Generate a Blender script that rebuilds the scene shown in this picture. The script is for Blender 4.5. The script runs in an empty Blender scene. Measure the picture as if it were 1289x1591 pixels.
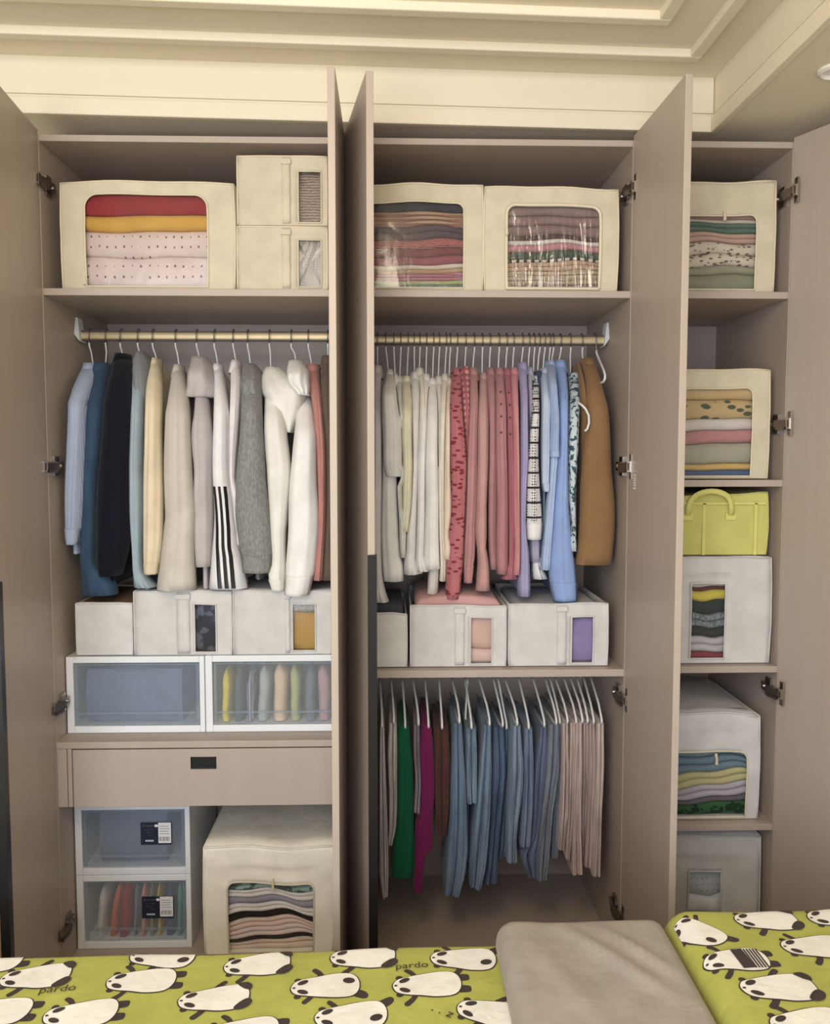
import bpy, bmesh, math, random
from mathutils import Vector

sc = bpy.context.scene
# ------------------------------------------------------------------ camera
CX, CD, CZ, YAW, PIT, FPX = 0.99, 2.5278, 1.6374, 0.0277, 0.069, 1342.56
cam_data = bpy.data.cameras.new('camera')
cam_data.sensor_fit = 'HORIZONTAL'
cam_data.sensor_width = 36.0
cam_data.lens = FPX / 1289.0 * 36.0
cam_data.clip_start = 0.05
cam = bpy.data.objects.new('camera', cam_data)
cam.location = (CX, -CD, CZ)
cam.rotation_euler = (math.pi / 2 - PIT, 0, -YAW)
sc.collection.objects.link(cam)
sc.camera = cam
# ------------------------------------------------------------------ world, lights, exposure
world = bpy.data.worlds.new('world')
sc.world = world
world.use_nodes = True
bg = world.node_tree.nodes['Background']
bg.inputs[0].default_value = (0.80, 0.86, 1.0, 1)
bg.inputs[1].default_value = 0.50


def area(name, loc, rot, sx, sy, power, color):
    d = bpy.data.lights.new(name, 'AREA')
    d.shape = 'RECTANGLE'
    d.size, d.size_y, d.energy, d.color = sx, sy, power, color
    o = bpy.data.objects.new(name, d)
    o.location, o.rotation_euler = loc, rot
    sc.collection.objects.link(o)
    return o


area('window_daylight', (0.25, -3.9, 1.65), (math.radians(86), 0, math.radians(-8)), 2.4, 2.2, 118, (0.88, 0.935, 1.0))
ld = bpy.data.lights.new('ceiling_lamp', 'POINT')
ld.energy, ld.color, ld.shadow_soft_size = 40, (1.0, 0.85, 0.63), 0.25
lo = bpy.data.objects.new('ceiling_lamp', ld)
lo.location = (0.75, -2.1, 2.50)
sc.collection.objects.link(lo)
vs = sc.view_settings
vs.view_transform = 'Standard'
vs.look = 'None'
vs.gamma = 1.0
vs.exposure = -0.10
vs.use_curve_mapping = False

# ------------------------------------------------------------------ helpers
R = random.Random(7)
_cy, _sy, _cp, _sp = math.cos(YAW), math.sin(YAW), math.cos(PIT), math.sin(PIT)


def ray(px, py):
    a, b = (px - 644.5) / FPX, (795.5 - py) / FPX
    fw = (_sy * _cp, _cy * _cp, -_sp)
    rt = (_cy, -_sy, 0.0)
    up = (_sy * _sp, _cy * _sp, _cp)
    return tuple(fw[i] + a * rt[i] + b * up[i] for i in range(3))


def UY(px, py, Y):
    """the point of the depth plane Y seen at a photo pixel -> X, Z"""
    d = ray(px, py)
    t = (Y + CD) / d[1]
    return CX + t * d[0], CZ + t * d[2]


def UZ(px, py, Z):
    """the point of the height plane Z seen at a photo pixel -> X, Y"""
    d = ray(px, py)
    t = (Z - CZ) / d[2]
    return CX + t * d[0], -CD + t * d[1]


def lin(c):
    c = c / 255.0
    return c / 12.92 if c <= 0.04045 else ((c + 0.055) / 1.055) ** 2.4


def L3(rgb):
    return (lin(rgb[0]), lin(rgb[1]), lin(rgb[2]), 1)


_mats = {}


def base_mat(name, rgb, rough=0.6, metal=0.0, spec=0.3):
    m = bpy.data.materials.new(name)
    m.use_nodes = True
    b = m.node_tree.nodes['Principled BSDF']
    b.inputs['Base Color'].default_value = L3(rgb)
    b.inputs['Roughness'].default_value = rough
    b.inputs['Metallic'].default_value = metal
    b.inputs['Specular IOR Level'].default_value = spec
    return m, m.node_tree.nodes, m.node_tree.links, b


def coords(nd, lk, scale=(1, 1, 1), rot=(0, 0, 0)):
    t = nd.new('ShaderNodeTexCoord')
    mp = nd.new('ShaderNodeMapping')
    mp.inputs['Scale'].default_value = scale
    mp.inputs['Rotation'].default_value = rot
    lk.new(t.outputs['Object'], mp.inputs['Vector'])
    return mp.outputs['Vector']


def bump(nd, lk, b, vec, scale, strength, dist=0.002, detail=3):
    n = nd.new('ShaderNodeTexNoise')
    n.inputs['Scale'].default_value = scale
    n.inputs['Detail'].default_value = detail
    lk.new(vec, n.inputs['Vector'])
    bp = nd.new('ShaderNodeBump')
    bp.inputs['Strength'].default_value = strength
    bp.inputs['Distance'].default_value = dist
    lk.new(n.outputs['Fac'], bp.inputs['Height'])
    lk.new(bp.outputs['Normal'], b.inputs['Normal'])
    return n


def mixcol(nd, lk, fac, a, b):
    mx = nd.new('ShaderNodeMix')
    mx.data_type = 'RGBA'
    if fac is not None:
        lk.new(fac, mx.inputs[0])
    for sock, v in ((mx.inputs[6], a), (mx.inputs[7], b)):
        if isinstance(v, tuple):
            sock.default_value = L3(v)
        else:
            lk.new(v, sock)
    return mx.outputs[2]


def ramp(nd, lk, fac, lo_, hi_):
    r = nd.new('ShaderNodeMapRange')
    r.inputs[1].default_value = lo_
    r.inputs[2].default_value = hi_
    lk.new(fac, r.inputs[0])
    return r.outputs[0]


def fab(rgb, pat=None, rgb2=(60, 50, 60), scale=60.0, rough=0.9):
    """cloth: a colour with a fine weave and soft mottling, optionally a printed or woven pattern"""
    def soft(c, k=.86):
        l = .3 * c[0] + .59 * c[1] + .11 * c[2]
        return tuple(int(round(l + (v - l) * k)) for v in c)
    rgb, rgb2 = soft(rgb, .72 if rgb[0] - rgb[1] > 40 else .82), soft(rgb2, .8)
    key = (rgb, pat, rgb2, scale)
    if key in _mats:
        return _mats[key]
    m, nd, lk, b = base_mat('cloth', rgb, rough, 0, 0.15)
    b.inputs['Sheen Weight'].default_value = 0.08
    v = coords(nd, lk)
    n = nd.new('ShaderNodeTexNoise')
    n.inputs['Scale'].default_value = 14
    n.inputs['Detail'].default_value = 4
    lk.new(v, n.inputs['Vector'])
    dark = tuple(int(c * 0.955) for c in rgb)
    lite = tuple(min(255, int(c * 1.02 + 1)) for c in rgb)
    col = mixcol(nd, lk, ramp(nd, lk, n.outputs['Fac'], 0.3, 0.7), dark, lite)
    if pat == 'dots':
        vo = nd.new('ShaderNodeTexVoronoi')
        vo.inputs['Scale'].default_value = scale
        vo.inputs['Randomness'].default_value = 0.12
        lk.new(coords(nd, lk, (1, 0.001, 0.8)), vo.inputs['Vector'])
        f = ramp(nd, lk, vo.outputs['Distance'], 0.15, 0.10)
        col = mixcol(nd, lk, f, col, rgb2)
    elif pat == 'leaves':
        vo = nd.new('ShaderNodeTexVoronoi')
        vo.inputs['Scale'].default_value = scale
        vo.inputs['Randomness'].default_value = 1.0
        lk.new(coords(nd, lk, (1, 0.3, 2.0), (0, 0.5, 0)), vo.inputs['Vector'])
        f = ramp(nd, lk, vo.outputs['Distance'], 0.40, 0.30)
        col = mixcol(nd, lk, f, col, rgb2)
    elif pat == 'blot':
        vo = nd.new('ShaderNodeTexNoise')
        vo.inputs['Scale'].default_value = scale
        vo.inputs['Detail'].default_value = 2
        lk.new(coords(nd, lk), vo.inputs['Vector'])
        f = ramp(nd, lk, vo.outputs['Fac'], 0.50, 0.56)
        col = mixcol(nd, lk, f, col, rgb2)
    elif pat in ('hstripe', 'vstripe', 'zig'):
        w = nd.new('ShaderNodeTexWave')
        w.wave_type = 'BANDS'
        w.bands_direction = 'X' if pat == 'vstripe' else 'Z'
        w.inputs['Scale'].default_value = scale
        w.inputs['Distortion'].default_value = 3.0 if pat == 'zig' else 0.4
        w.inputs['Detail Scale'].default_value = 3
        lk.new(v, w.inputs['Vector'])
        f = ramp(nd, lk, w.outputs['Fac'], 0.45, 0.6)
        col = mixcol(nd, lk, f, col, rgb2)
    elif pat == 'check':
        w1 = nd.new('ShaderNodeTexWave'); w2 = nd.new('ShaderNodeTexWave')
        w1.bands_direction = 'X'; w2.bands_direction = 'Z'
        for w in (w1, w2):
            w.inputs['Scale'].default_value = scale
            lk.new(v, w.inputs['Vector'])
        mu = nd.new('ShaderNodeMath'); mu.operation = 'MULTIPLY'
        lk.new(w1.outputs['Fac'], mu.inputs[0]); lk.new(w2.outputs['Fac'], mu.inputs[1])
        f = ramp(nd, lk, mu.outputs[0], 0.15, 0.4)
        col = mixcol(nd, lk, f, col, rgb2)
    elif pat == 'bands':
        # bold woven bands with small triangles between thin dark lines
        br = nd.new('ShaderNodeTexVoronoi')
        br.inputs['Scale'].default_value = 150
        br.inputs['Randomness'].default_value = 0.12
        lk.new(coords(nd, lk, (1, 0.2, 0.8)), br.inputs['Vector'])
        f1 = ramp(nd, lk, br.outputs['Distance'], 0.42, 0.34)
        col = mixcol(nd, lk, f1, col, rgb2)
        w = nd.new('ShaderNodeTexWave')
        w.bands_direction = 'Z'
        w.inputs['Scale'].default_value = 7
        lk.new(v, w.inputs['Vector'])
        f2 = ramp(nd, lk, w.outputs['Fac'], 0.93, 0.97)
        col = mixcol(nd, lk, f2, col, rgb2)
    elif pat == 'melange':
        n2 = nd.new('ShaderNodeTexNoise')
        n2.inputs['Scale'].default_value = 180
        n2.inputs['Detail'].default_value = 3
        lk.new(coords(nd, lk, (1, 1, 0.4)), n2.inputs['Vector'])
        col = mixcol(nd, lk, ramp(nd, lk, n2.outputs['Fac'], 0.40, 0.62), col, rgb2)
    elif pat == 'denim':
        n2 = nd.new('ShaderNodeTexNoise')
        n2.inputs['Scale'].default_value = 5
        n2.inputs['Detail'].default_value = 6
        lk.new(coords(nd, lk, (6, 1, 1)), n2.inputs['Vector'])
        col = mixcol(nd, lk, ramp(nd, lk, n2.outputs['Fac'], 0.35, 0.75), col, rgb2)
    lk.new(col, b.inputs['Base Color'])
    n1 = nd.new('ShaderNodeTexNoise')
    n1.inputs['Scale'].default_value = 26
    n1.inputs['Detail'].default_value = 2
    n1.inputs['Distortion'].default_value = .6
    lk.new(coords(nd, lk, (1, 1, 0.22), (0, .15, 0)), n1.inputs['Vector'])
    b1 = nd.new('ShaderNodeBump')
    b1.inputs['Strength'].default_value = 0.22
    b1.inputs['Distance'].default_value = 0.010
    lk.new(n1.outputs['Fac'], b1.inputs['Height'])
    n2_ = nd.new('ShaderNodeTexNoise')
    n2_.inputs['Scale'].default_value = 60
    n2_.inputs['Detail'].default_value = 4
    lk.new(coords(nd, lk, (1, 1, 0.6)), n2_.inputs['Vector'])
    b2 = nd.new('ShaderNodeBump')
    b2.inputs['Strength'].default_value = 0.18
    b2.inputs['Distance'].default_value = 0.003
    lk.new(n2_.outputs['Fac'], b2.inputs['Height'])
    lk.new(b1.outputs['Normal'], b2.inputs['Normal'])
    lk.new(b2.outputs['Normal'], b.inputs['Normal'])
    _mats[key] = m
    return m


def laminate():
    m, nd, lk, b = base_mat('taupe_laminate', (176, 161, 150), 0.42, 0, 0.4)
    n = nd.new('ShaderNodeTexNoise')
    n.inputs['Scale'].default_value = 9
    n.inputs['Detail'].default_value = 6
    lk.new(coords(nd, lk, (2, 2, 0.12)), n.inputs['Vector'])
    lk.new(mixcol(nd, lk, ramp(nd, lk, n.outputs['Fac'], 0.3, 0.7), (174, 159, 148), (178, 163, 152)), b.inputs['Base Color'])
    bump(nd, lk, b, coords(nd, lk, (8, 8, 0.6)), 60, 0.05, 0.001)
    return m


def paint(name, rgb, rough=0.75):
    m, nd, lk, b = base_mat(name, rgb, rough, 0, 0.25)
    n = nd.new('ShaderNodeTexNoise')
    n.inputs['Scale'].default_value = 3
    lk.new(coords(nd, lk), n.inputs['Vector'])
    d = tuple(int(c * 0.975) for c in rgb)
    lk.new(mixcol(nd, lk, n.outputs['Fac'], d, rgb), b.inputs['Base Color'])
    bump(nd, lk, b, coords(nd, lk), 220, 0.04, 0.001)
    return m


def plain(name, rgb, rough=0.5, metal=0.0, spec=0.4):
    m, nd, lk, b = base_mat(name, rgb, rough, metal, spec)
    n = nd.new('ShaderNodeTexNoise')
    n.inputs['Scale'].default_value = 40
    lk.new(coords(nd, lk), n.inputs['Vector'])
    lk.new(ramp(nd, lk, n.outputs['Fac'], 0.0, 1.0), b.inputs['Roughness'])
    r = n.outputs['Fac']
    mr = nd.new('ShaderNodeMapRange')
    mr.inputs[3].default_value = max(0.03, rough - 0.08)
    mr.inputs[4].default_value = min(1, rough + 0.08)
    lk.new(r, mr.inputs[0])
    lk.new(mr.outputs[0], b.inputs['Roughness'])
    return m


def film(name, tint, fac, rough=0.08, wrinkle=0.0, stretch=(2.4, 1, 0.9)):
    """thin clear plastic: mostly see-through with a glossy skin"""
    m = bpy.data.materials.new(name)
    m.use_nodes = True
    nd, lk = m.node_tree.nodes, m.node_tree.links
    nd.remove(nd['Principled BSDF'])
    out = nd['Material Output']
    tr = nd.new('ShaderNodeBsdfTransparent')
    tr.inputs[0].default_value = L3(tint)
    gl = nd.new('ShaderNodeBsdfGlossy')
    gl.inputs['Roughness'].default_value = rough
    mx = nd.new('ShaderNodeMixShader')
    fr = nd.new('ShaderNodeFresnel')
    fr.inputs[0].default_value = 1.45
    mu = nd.new('ShaderNodeMath')
    mu.operation = 'MULTIPLY_ADD'
    mu.inputs[1].default_value = 0.8
    mu.inputs[2].default_value = fac
    lk.new(fr.outputs[0], mu.inputs[0])
    if wrinkle:
        n = nd.new('ShaderNodeTexNoise')
        n.inputs['Scale'].default_value = 7
        n.inputs['Detail'].default_value = 3
        n.inputs['Distortion'].default_value = 1.2
        lk.new(coords(nd, lk, stretch, (0, -0.55, 0)), n.inputs['Vector'])
        bp = nd.new('ShaderNodeBump')
        bp.inputs['Strength'].default_value = wrinkle
        bp.inputs['Distance'].default_value = 0.05
        lk.new(n.outputs['Fac'], bp.inputs['Height'])
        lk.new(bp.outputs['Normal'], gl.inputs['Normal'])
        lk.new(bp.outputs['Normal'], fr.inputs['Normal'])
    lk.new(mu.outputs[0], mx.inputs[0])
    lk.new(tr.outputs[0], mx.inputs[1])
    lk.new(gl.outputs[0], mx.inputs[2])
    lk.new(mx.outputs[0], out.inputs[0])
    return m


def frosted(name, rgb, opac):
    m = bpy.data.materials.new(name)
    m.use_nodes = True
    nd, lk = m.node_tree.nodes, m.node_tree.links
    b = nd['Principled BSDF']
    b.inputs['Base Color'].default_value = L3(rgb)
    b.inputs['Roughness'].default_value = 0.3
    out = nd['Material Output']
    tr = nd.new('ShaderNodeBsdfTransparent')
    tr.inputs[0].default_value = (0.96, 0.98, 1, 1)
    n = nd.new('ShaderNodeTexNoise')
    n.inputs['Scale'].default_value = 300
    lk.new(coords(nd, lk), n.inputs['Vector'])
    mr = nd.new('ShaderNodeMapRange')
    mr.inputs[3].default_value = opac - 0.06
    mr.inputs[4].default_value = opac + 0.06
    lk.new(n.outputs['Fac'], mr.inputs[0])
    mx = nd.new('ShaderNodeMixShader')
    lk.new(mr.outputs[0], mx.inputs[0])
    lk.new(tr.outputs[0], mx.inputs[1])
    lk.new(b.outputs[0], mx.inputs[2])
    lk.new(mx.outputs[0], out.inputs[0])
    return m


M = dict(
    lam=laminate(), ceil=paint('cream_paint', (233, 222, 200)), wall=paint('wall_paint', (214, 204, 188)),
    floor=plain('floor_boards', (150, 120, 92), 0.4), boxc=fab((208, 195, 168)), boxw=fab((207, 204, 201)),
    boxg=fab((196, 192, 190)), trimc=plain('piping_vinyl', (216, 204, 178), 0.45), boxc_lit=fab((244, 235, 216)),  # large cream box below the drawer: light falling on it painted into its cloth
    film=film('clear_vinyl', (246, 246, 246), 0.02, 0.12, 0.025), film0=film('clear_vinyl_flat', (246, 246, 246), 0.01, 0.15, 0.02), filmx=film('wrinkled_vinyl', (246, 246, 246), 0.03, 0.09, 0.30, (7.0, 1, 0.55)),
    frost=frosted('frosted_plastic', (176, 184, 194), 0.20), frostl=frosted('clear_frosted_plastic', (206, 208, 210), 0.13), wplast=plain('white_plastic', (226, 228, 232), 0.35),
    steel=plain('nickel', (176, 168, 160), 0.28, 1.0), dsteel=plain('dark_steel', (112, 102, 96), 0.35, 0.8),
    groove=plain('rail_groove_rubber', (74, 64, 58), 0.6),
    black=plain('black_plastic', (24, 22, 24), 0.4), rail=plain('champagne_rail', (190, 170, 134), 0.4, 0.3),
    wire=plain('white_coated_wire', (214, 214, 214), 0.35), hook=plain('hook_metal', (128, 124, 122), 0.35, 0.8),
    yellow=fab((206, 198, 102)), yellowt=fab((222, 212, 110)), card=plain('brown_card', (150, 116, 92), 0.8),
    green=fab((182, 184, 74)), grey=fab((166, 156, 146)), pdark=fab((66, 56, 52)), pwhite=fab((244, 241, 234)),
    navy=plain('navy_print', (30, 38, 58), 0.5), paper=plain('paper', (232, 232, 234), 0.6), lampw=plain('lamp_white', (235, 230, 222), 0.4),
    mattress=fab((220, 214, 204)), bedbase=plain('bed_base', (120, 108, 98), 0.6))

WORLD = {}


def tag(o, label=None, cat=None, group=None, kind=None):
    if label: o['label'] = label
    if cat: o['category'] = cat
    if group: o['group'] = group
    if kind: o['kind'] = kind
    return o


def empty(name, loc, label=None, cat=None, group=None):
    o = bpy.data.objects.new(name, None)
    o.empty_display_size = 0.05
    o.location = loc
    sc.collection.objects.link(o)
    WORLD[o] = Vector(loc)
    return tag(o, label, cat, group)


def link(name, vf, mat, parent=None, smooth=None, bevel=0.0, solid=0.0, origin=None, weld=False):
    """one mesh object out of (verts, faces[, face materials]) in world coordinates"""
    v, f = vf[0], vf[1]
    if parent is not None:
        org = WORLD[parent]
    elif origin is not None:
        org = Vector(origin)
    else:
        org = Vector(((min(p[0] for p in v) + max(p[0] for p in v)) / 2, (min(p[1] for p in v) + max(p[1] for p in v)) / 2, min(p[2] for p in v)))
    me = bpy.data.meshes.new(name)
    me.from_pydata([(p[0] - org[0], p[1] - org[1], p[2] - org[2]) for p in v], [], f)
    if weld:
        q = bmesh.new()
        q.from_mesh(me)
        bmesh.ops.remove_doubles(q, verts=q.verts, dist=1e-5)
        bmesh.ops.recalc_face_normals(q, faces=q.faces)
        q.to_mesh(me)
        q.free()
    ml = mat if isinstance(mat, (list, tuple)) else [mat]
    for m in ml:
        me.materials.append(m)
    if len(vf) > 2:
        me.polygons.foreach_set('material_index', vf[2])
    if smooth:
        me.shade_smooth()
        if smooth < 3.1:
            me.set_sharp_from_angle(angle=smooth)
    me.update()
    o = bpy.data.objects.new(name, me)
    sc.collection.objects.link(o)
    if parent is not None:
        o.parent = parent
        WORLD[o] = org.copy()
    else:
        o.location = org
        WORLD[o] = org
    if solid:
        s = o.modifiers.new('thickness', 'SOLIDIFY'); s.thickness = solid; s.offset = -1
    if bevel:
        b = o.modifiers.new('bevel', 'BEVEL'); b.width = bevel; b.segments = 2; b.limit_method = 'ANGLE'
    return o


class MB:
    def __init__(self):
        self.v, self.f, self.m = [], [], []

    def add(self, v, f, mi=0):
        n = len(self.v)
        self.v += [tuple(p) for p in v]
        self.f += [tuple(i + n for i in q) for q in f]
        self.m += [mi] * len(f)
        return self

    def box(self, a, b, mi=0):
        (x0, y0, z0), (x1, y1, z1) = [min(a[i], b[i]) for i in range(3)], [max(a[i], b[i]) for i in range(3)]
        v = [(x0, y0, z0), (x1, y0, z0), (x1, y1, z0), (x0, y1, z0), (x0, y0, z1), (x1, y0, z1), (x1, y1, z1), (x0, y1, z1)]
        return self.add(v, [(3, 2, 1, 0), (4, 5, 6, 7), (0, 1, 5, 4), (1, 2, 6, 5), (2, 3, 7, 6), (3, 0, 4, 7)], mi)

    def hexa(self, lo4, hi4, mi=0):
        return self.add(list(lo4) + list(hi4), [(3, 2, 1, 0), (4, 5, 6, 7), (0, 1, 5, 4), (1, 2, 6, 5), (2, 3, 7, 6), (3, 0, 4, 7)], mi)

    def tube(self, pts, r, n=6, mi=0, closed=False):
        pts = [Vector(p) for p in pts]
        v, f = [], []
        N = len(pts)
        ref = None
        for i, p in enumerate(pts):
            a = pts[(i - 1) % N] if closed or i > 0 else p
            b = pts[(i + 1) % N] if closed or i < N - 1 else p
            t = (b - a).normalized()
            if ref is None:
                ref = t.orthogonal().normalized()
            ref = (ref - t * ref.dot(t))
            ref = ref.normalized() if ref.length > 1e-6 else t.orthogonal().normalized()
            bi = t.cross(ref)
            rr = r[i] if isinstance(r, (list, tuple)) else r
            for k in range(n):
                an = 2 * math.pi * k / n
                v.append(p + ref * (rr * math.cos(an)) + bi * (rr * math.sin(an)))
        for i in range(N if closed else N - 1):
            j = (i + 1) % N
            for k in range(n):
                f.append((i * n + k, i * n + (k + 1) % n, j * n + (k + 1) % n, j * n + k))
        if not closed:
            f.append(tuple(reversed(range(n))))
            f.append(tuple((N - 1) * n + k for k in range(n)))
        return self.add(v, f, mi)

    @property
    def vf(self):
        return self.v, self.f, self.m


def bx(name, a, b, mat, parent=None, bevel=0.0015):
    return link(name, MB().box(a, b).vf, mat, parent, bevel=bevel)


def grid(nu, nv, fn, closed_u=False, caps=False):
    """surface fn(i,j) with i across, j along"""
    v = [fn(i, j) for j in range(nv) for i in range(nu)]
    f = []
    for j in range(nv - 1):
        for i in range(nu if closed_u else nu - 1):
            k = (i + 1) % nu
            f.append((j * nu + i, j * nu + k, (j + 1) * nu + k, (j + 1) * nu + i))
    if caps:
        f.append(tuple(range(nu))[::-1])
        f.append(tuple((nv - 1) * nu + i for i in range(nu)))
    return v, f


def struct(name, vf, mat, **k):
    return tag(link(name, vf, mat, **k), kind='structure')


# ------------------------------------------------------------------ key measures
ZF, ZT, Z1, ZM, ZR2, ZR3, ZR4, ZC, ZD = 0.0783, 2.5124, 2.1044, 0.9897, 1.5557, 0.9962, 0.5082, 0.782, 0.584
X1, W = 1.6858, 2.15
TH = 0.018
DEP = 0.56
XL = 0.842            # inner right face of the drawer unit
XM = XL + 2 * TH      # inner left face of the two-rail unit
XR = X1 + 2 * TH      # inner left face of the narrow unit
DOOR_TOP = ZT + 0.028
ROOM_X0, ROOM_X1, ROOM_Y0, ROOM_Y1 = -1.3, 2.62, -4.2, 0.60

# ------------------------------------------------------------------ the room
struct('floor', MB().box((ROOM_X0 - .1, ROOM_Y0, -0.1), (ROOM_X1 + .1, ROOM_Y1 + .1, 0)).vf, M['floor'])
struct('wall_back', MB().box((ROOM_X0 - .1, ROOM_Y1, 0), (ROOM_X1 + .1, ROOM_Y1 + .1, 3.05)).vf, M['wall'])
struct('wall_left', MB().box((ROOM_X0 - .1, ROOM_Y0, 0), (ROOM_X0, ROOM_Y1, 3.05)).vf, M['wall'])
struct('wall_right', MB().box((ROOM_X1, ROOM_Y0, 0), (ROOM_X1 + .1, ROOM_Y1, 3.05)).vf, M['wall'])

# tray ceiling: lower soffit along the wardrobe and along the right wall, raised field in the middle
ZS = 2.585
cxs, cys = UZ(1105, 203, ZS)                    # inner corner of the soffit's lower lip
zc_ = UY(1104, 118, cys)[1]
ZCEIL = zc_
struct('ceiling', MB().box((ROOM_X0 - .1, ROOM_Y0, ZCEIL), (ROOM_X1 + .1, ROOM_Y1 + .1, ZCEIL + .08)).vf, M['ceil'])
LIP = 0.020
_lx, _ly = UZ(45, 173, ZS)
_rx, _ry = UZ(1288, 23, ZS)
S1, S2 = (_ly - cys) / (_lx - cxs), (_rx - cxs) / (_ry - cys)   # the border is slightly out of square


def skew(mb):
    mb.v = [(cxs + (x - cxs) + S2 * (y - cys) if y < cys + .2 else x, (y + S1 * (x - cxs)) if y < ROOM_Y1 - .001 else y, z) for x, y, z in mb.v]
    return mb.vf


zl1 = UY(1100, 180, cys)[1]                     # top of the lower lip
struct('ceiling_soffit_back', skew(MB().box((ROOM_X0 - .3, cys + LIP, ZS), (ROOM_X1 + .3, ROOM_Y1, ZCEIL))), M['ceil'])
struct('ceiling_soffit_side', skew(MB().box((cxs + LIP, ROOM_Y0, ZS), (ROOM_X1 + .5, cys + LIP, ZCEIL))), M['ceil'])
struct('trim_1', skew(MB().box((ROOM_X0, cys, ZS - .004), (cxs, cys + LIP + .001, zl1))), M['ceil'], bevel=0.003)
struct('trim_2', skew(MB().box((cxs, ROOM_Y0, ZS - .004), (cxs + LIP + .001, cys + LIP + .001, zl1))), M['ceil'], bevel=0.003)
# a small shadow step above the lip
st = 0.008
struct('trim_3', skew(MB().box((ROOM_X0, cys + LIP - st, zl1 + 0.012), (cxs + st, cys + LIP + .001, ZCEIL))), M['ceil'])
struct('trim_4', skew(MB().box((cxs + LIP - st, ROOM_Y0, zl1 + 0.012), (cxs + LIP + .001, cys + LIP, ZCEIL))), M['ceil'])
# two raised rib frames on the ceiling field
tn = 5
for (px, py, h) in ((1070, 90, 0.022), (1020, 34, 0.022)):
    zz = ZCEIL - h
    ex, ey = UZ(px, py, zz)
    wd = 0.035
    prof = lambda: None
    a = MB().box((ROOM_X0, ey, zz), (ex + wd, ey + wd, ZCEIL + .002))
    struct('trim_%d' % tn, skew(a), M['ceil'], bevel=0.004)
    b_ = MB().box((ex, ROOM_Y0, zz), (ex + wd, ey, ZCEIL + .002))
    struct('trim_%d' % (tn + 1), skew(b_), M['ceil'], bevel=0.004)
    tn += 2
# recessed downlight in the side soffit
dx, dy = UZ(1299, 108, ZS)
dl = empty('downlight', (dx, dy, ZS), 'small round white recessed downlight in the lowered ceiling border', 'light')
nn = 28
ring = []
for rr, zz in ((0.045, ZS), (0.045, ZS - .006), (0.036, ZS - .010), (0.032, ZS - .004), (0.030, ZS - .001)):
    ring.append((rr, zz))
link('ring', grid(nn, len(ring), lambda i, j: (dx + ring[j][0] * math.cos(2 * math.pi * i / nn), dy + ring[j][0] * math.sin(2 * math.pi * i / nn), ring[j][1]), True), M['lampw'], dl, smooth=0.6)
link('lens', ([(dx + .031 * math.cos(2 * math.pi * i / nn), dy + .031 * math.sin(2 * math.pi * i / nn), ZS - .002) for i in range(nn)], [tuple(reversed(range(nn)))]), M['paper'], dl)

# ------------------------------------------------------------------ wardrobe units
lam = M['lam']


def unit(name, label, x0, x1, shelves):
    o = empty(name, ((x0 + x1) / 2, DEP / 2, 0), label, 'wardrobe', 'wardrobe units along the wall')
    top = ZT + TH
    bx('side_panel', (x0 - TH + .0005, 0, 0), (x0, DEP + .01, top), lam, o)
    bx('side_panel', (x1, 0, 0), (x1 + TH - .0005, DEP + .01, top), lam, o)
    bx('top_panel', (x0, 0, ZT), (x1, DEP, top), lam, o)
    bx('bottom_panel', (x0, 0.002, ZF - TH), (x1, DEP, ZF), lam, o)
    bx('plinth', (x0, 0.03, 0), (x1, 0.045, ZF - TH), lam, o)
    bx('back_panel', (x0, DEP, ZF), (x1, DEP + .01, ZT), lam, o, bevel=0)
    for z, th in shelves:
        bx('shelf', (x0, 0.001, z - th), (x1, DEP, z), lam, o)
    return o


UA = unit('wardrobe_unit', 'taupe wardrobe section with the single drawer and its doors open', 0, XL, [(Z1, .02)])
UB = unit('wardrobe_unit', 'taupe wardrobe section with two clothes rails one above the other', XM, X1, [(Z1, .02), (ZM, .022)])
UC = unit('wardrobe_unit', 'narrow taupe wardrobe section of shelves filled with fabric boxes', XR, W,
          [(Z1, .02), (ZR2, .02), (ZR3, .02), (ZR4, .02)])
# counter slab and drawer of the first unit
bx('counter', (0, 0.0, ZC - .02), (XL, DEP, ZC), lam, UA)
xdl, zdt = UY(112, 1163, 0)
dr = bx('drawer', (xdl, 0.001, ZD), (XL - .003, 0.02, ZC - .024), lam, UA)
bx('drawer_tray', (xdl + .02, 0.02, ZD + .03), (XL - .02, 0.46, ZC - .04), lam, UA)
bx('filler_strip', (0.0, 0.003, ZD), (xdl - .018, 0.021, ZC - .021), lam, UA)
bx('filler_strip', (xdl - .016, 0.003, ZD), (xdl - .003, 0.021, ZC - .021), lam, UA)
hx0, hz1 = UY(296, 1176, 0)
hx1, hz0 = UY(336, 1194, 0)
hm = MB()
hm.box((hx0, -.003, hz0), (hx1, .0012, hz0 + .004)).box((hx0, -.003, hz1 - .004), (hx1, .0012, hz1))
hm.box((hx0, -.003, hz0), (hx0 + .004, .0012, hz1)).box((hx1 - .004, -.003, hz0), (hx1, .0012, hz1))
hm.box((hx0 + .003, -.0005, hz0 + .003), (hx1 - .003, .0012, hz1 - .003))
tag(link('handle', hm.vf, M['black'], dr, bevel=0.0008), 'black recessed finger pull')


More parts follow.
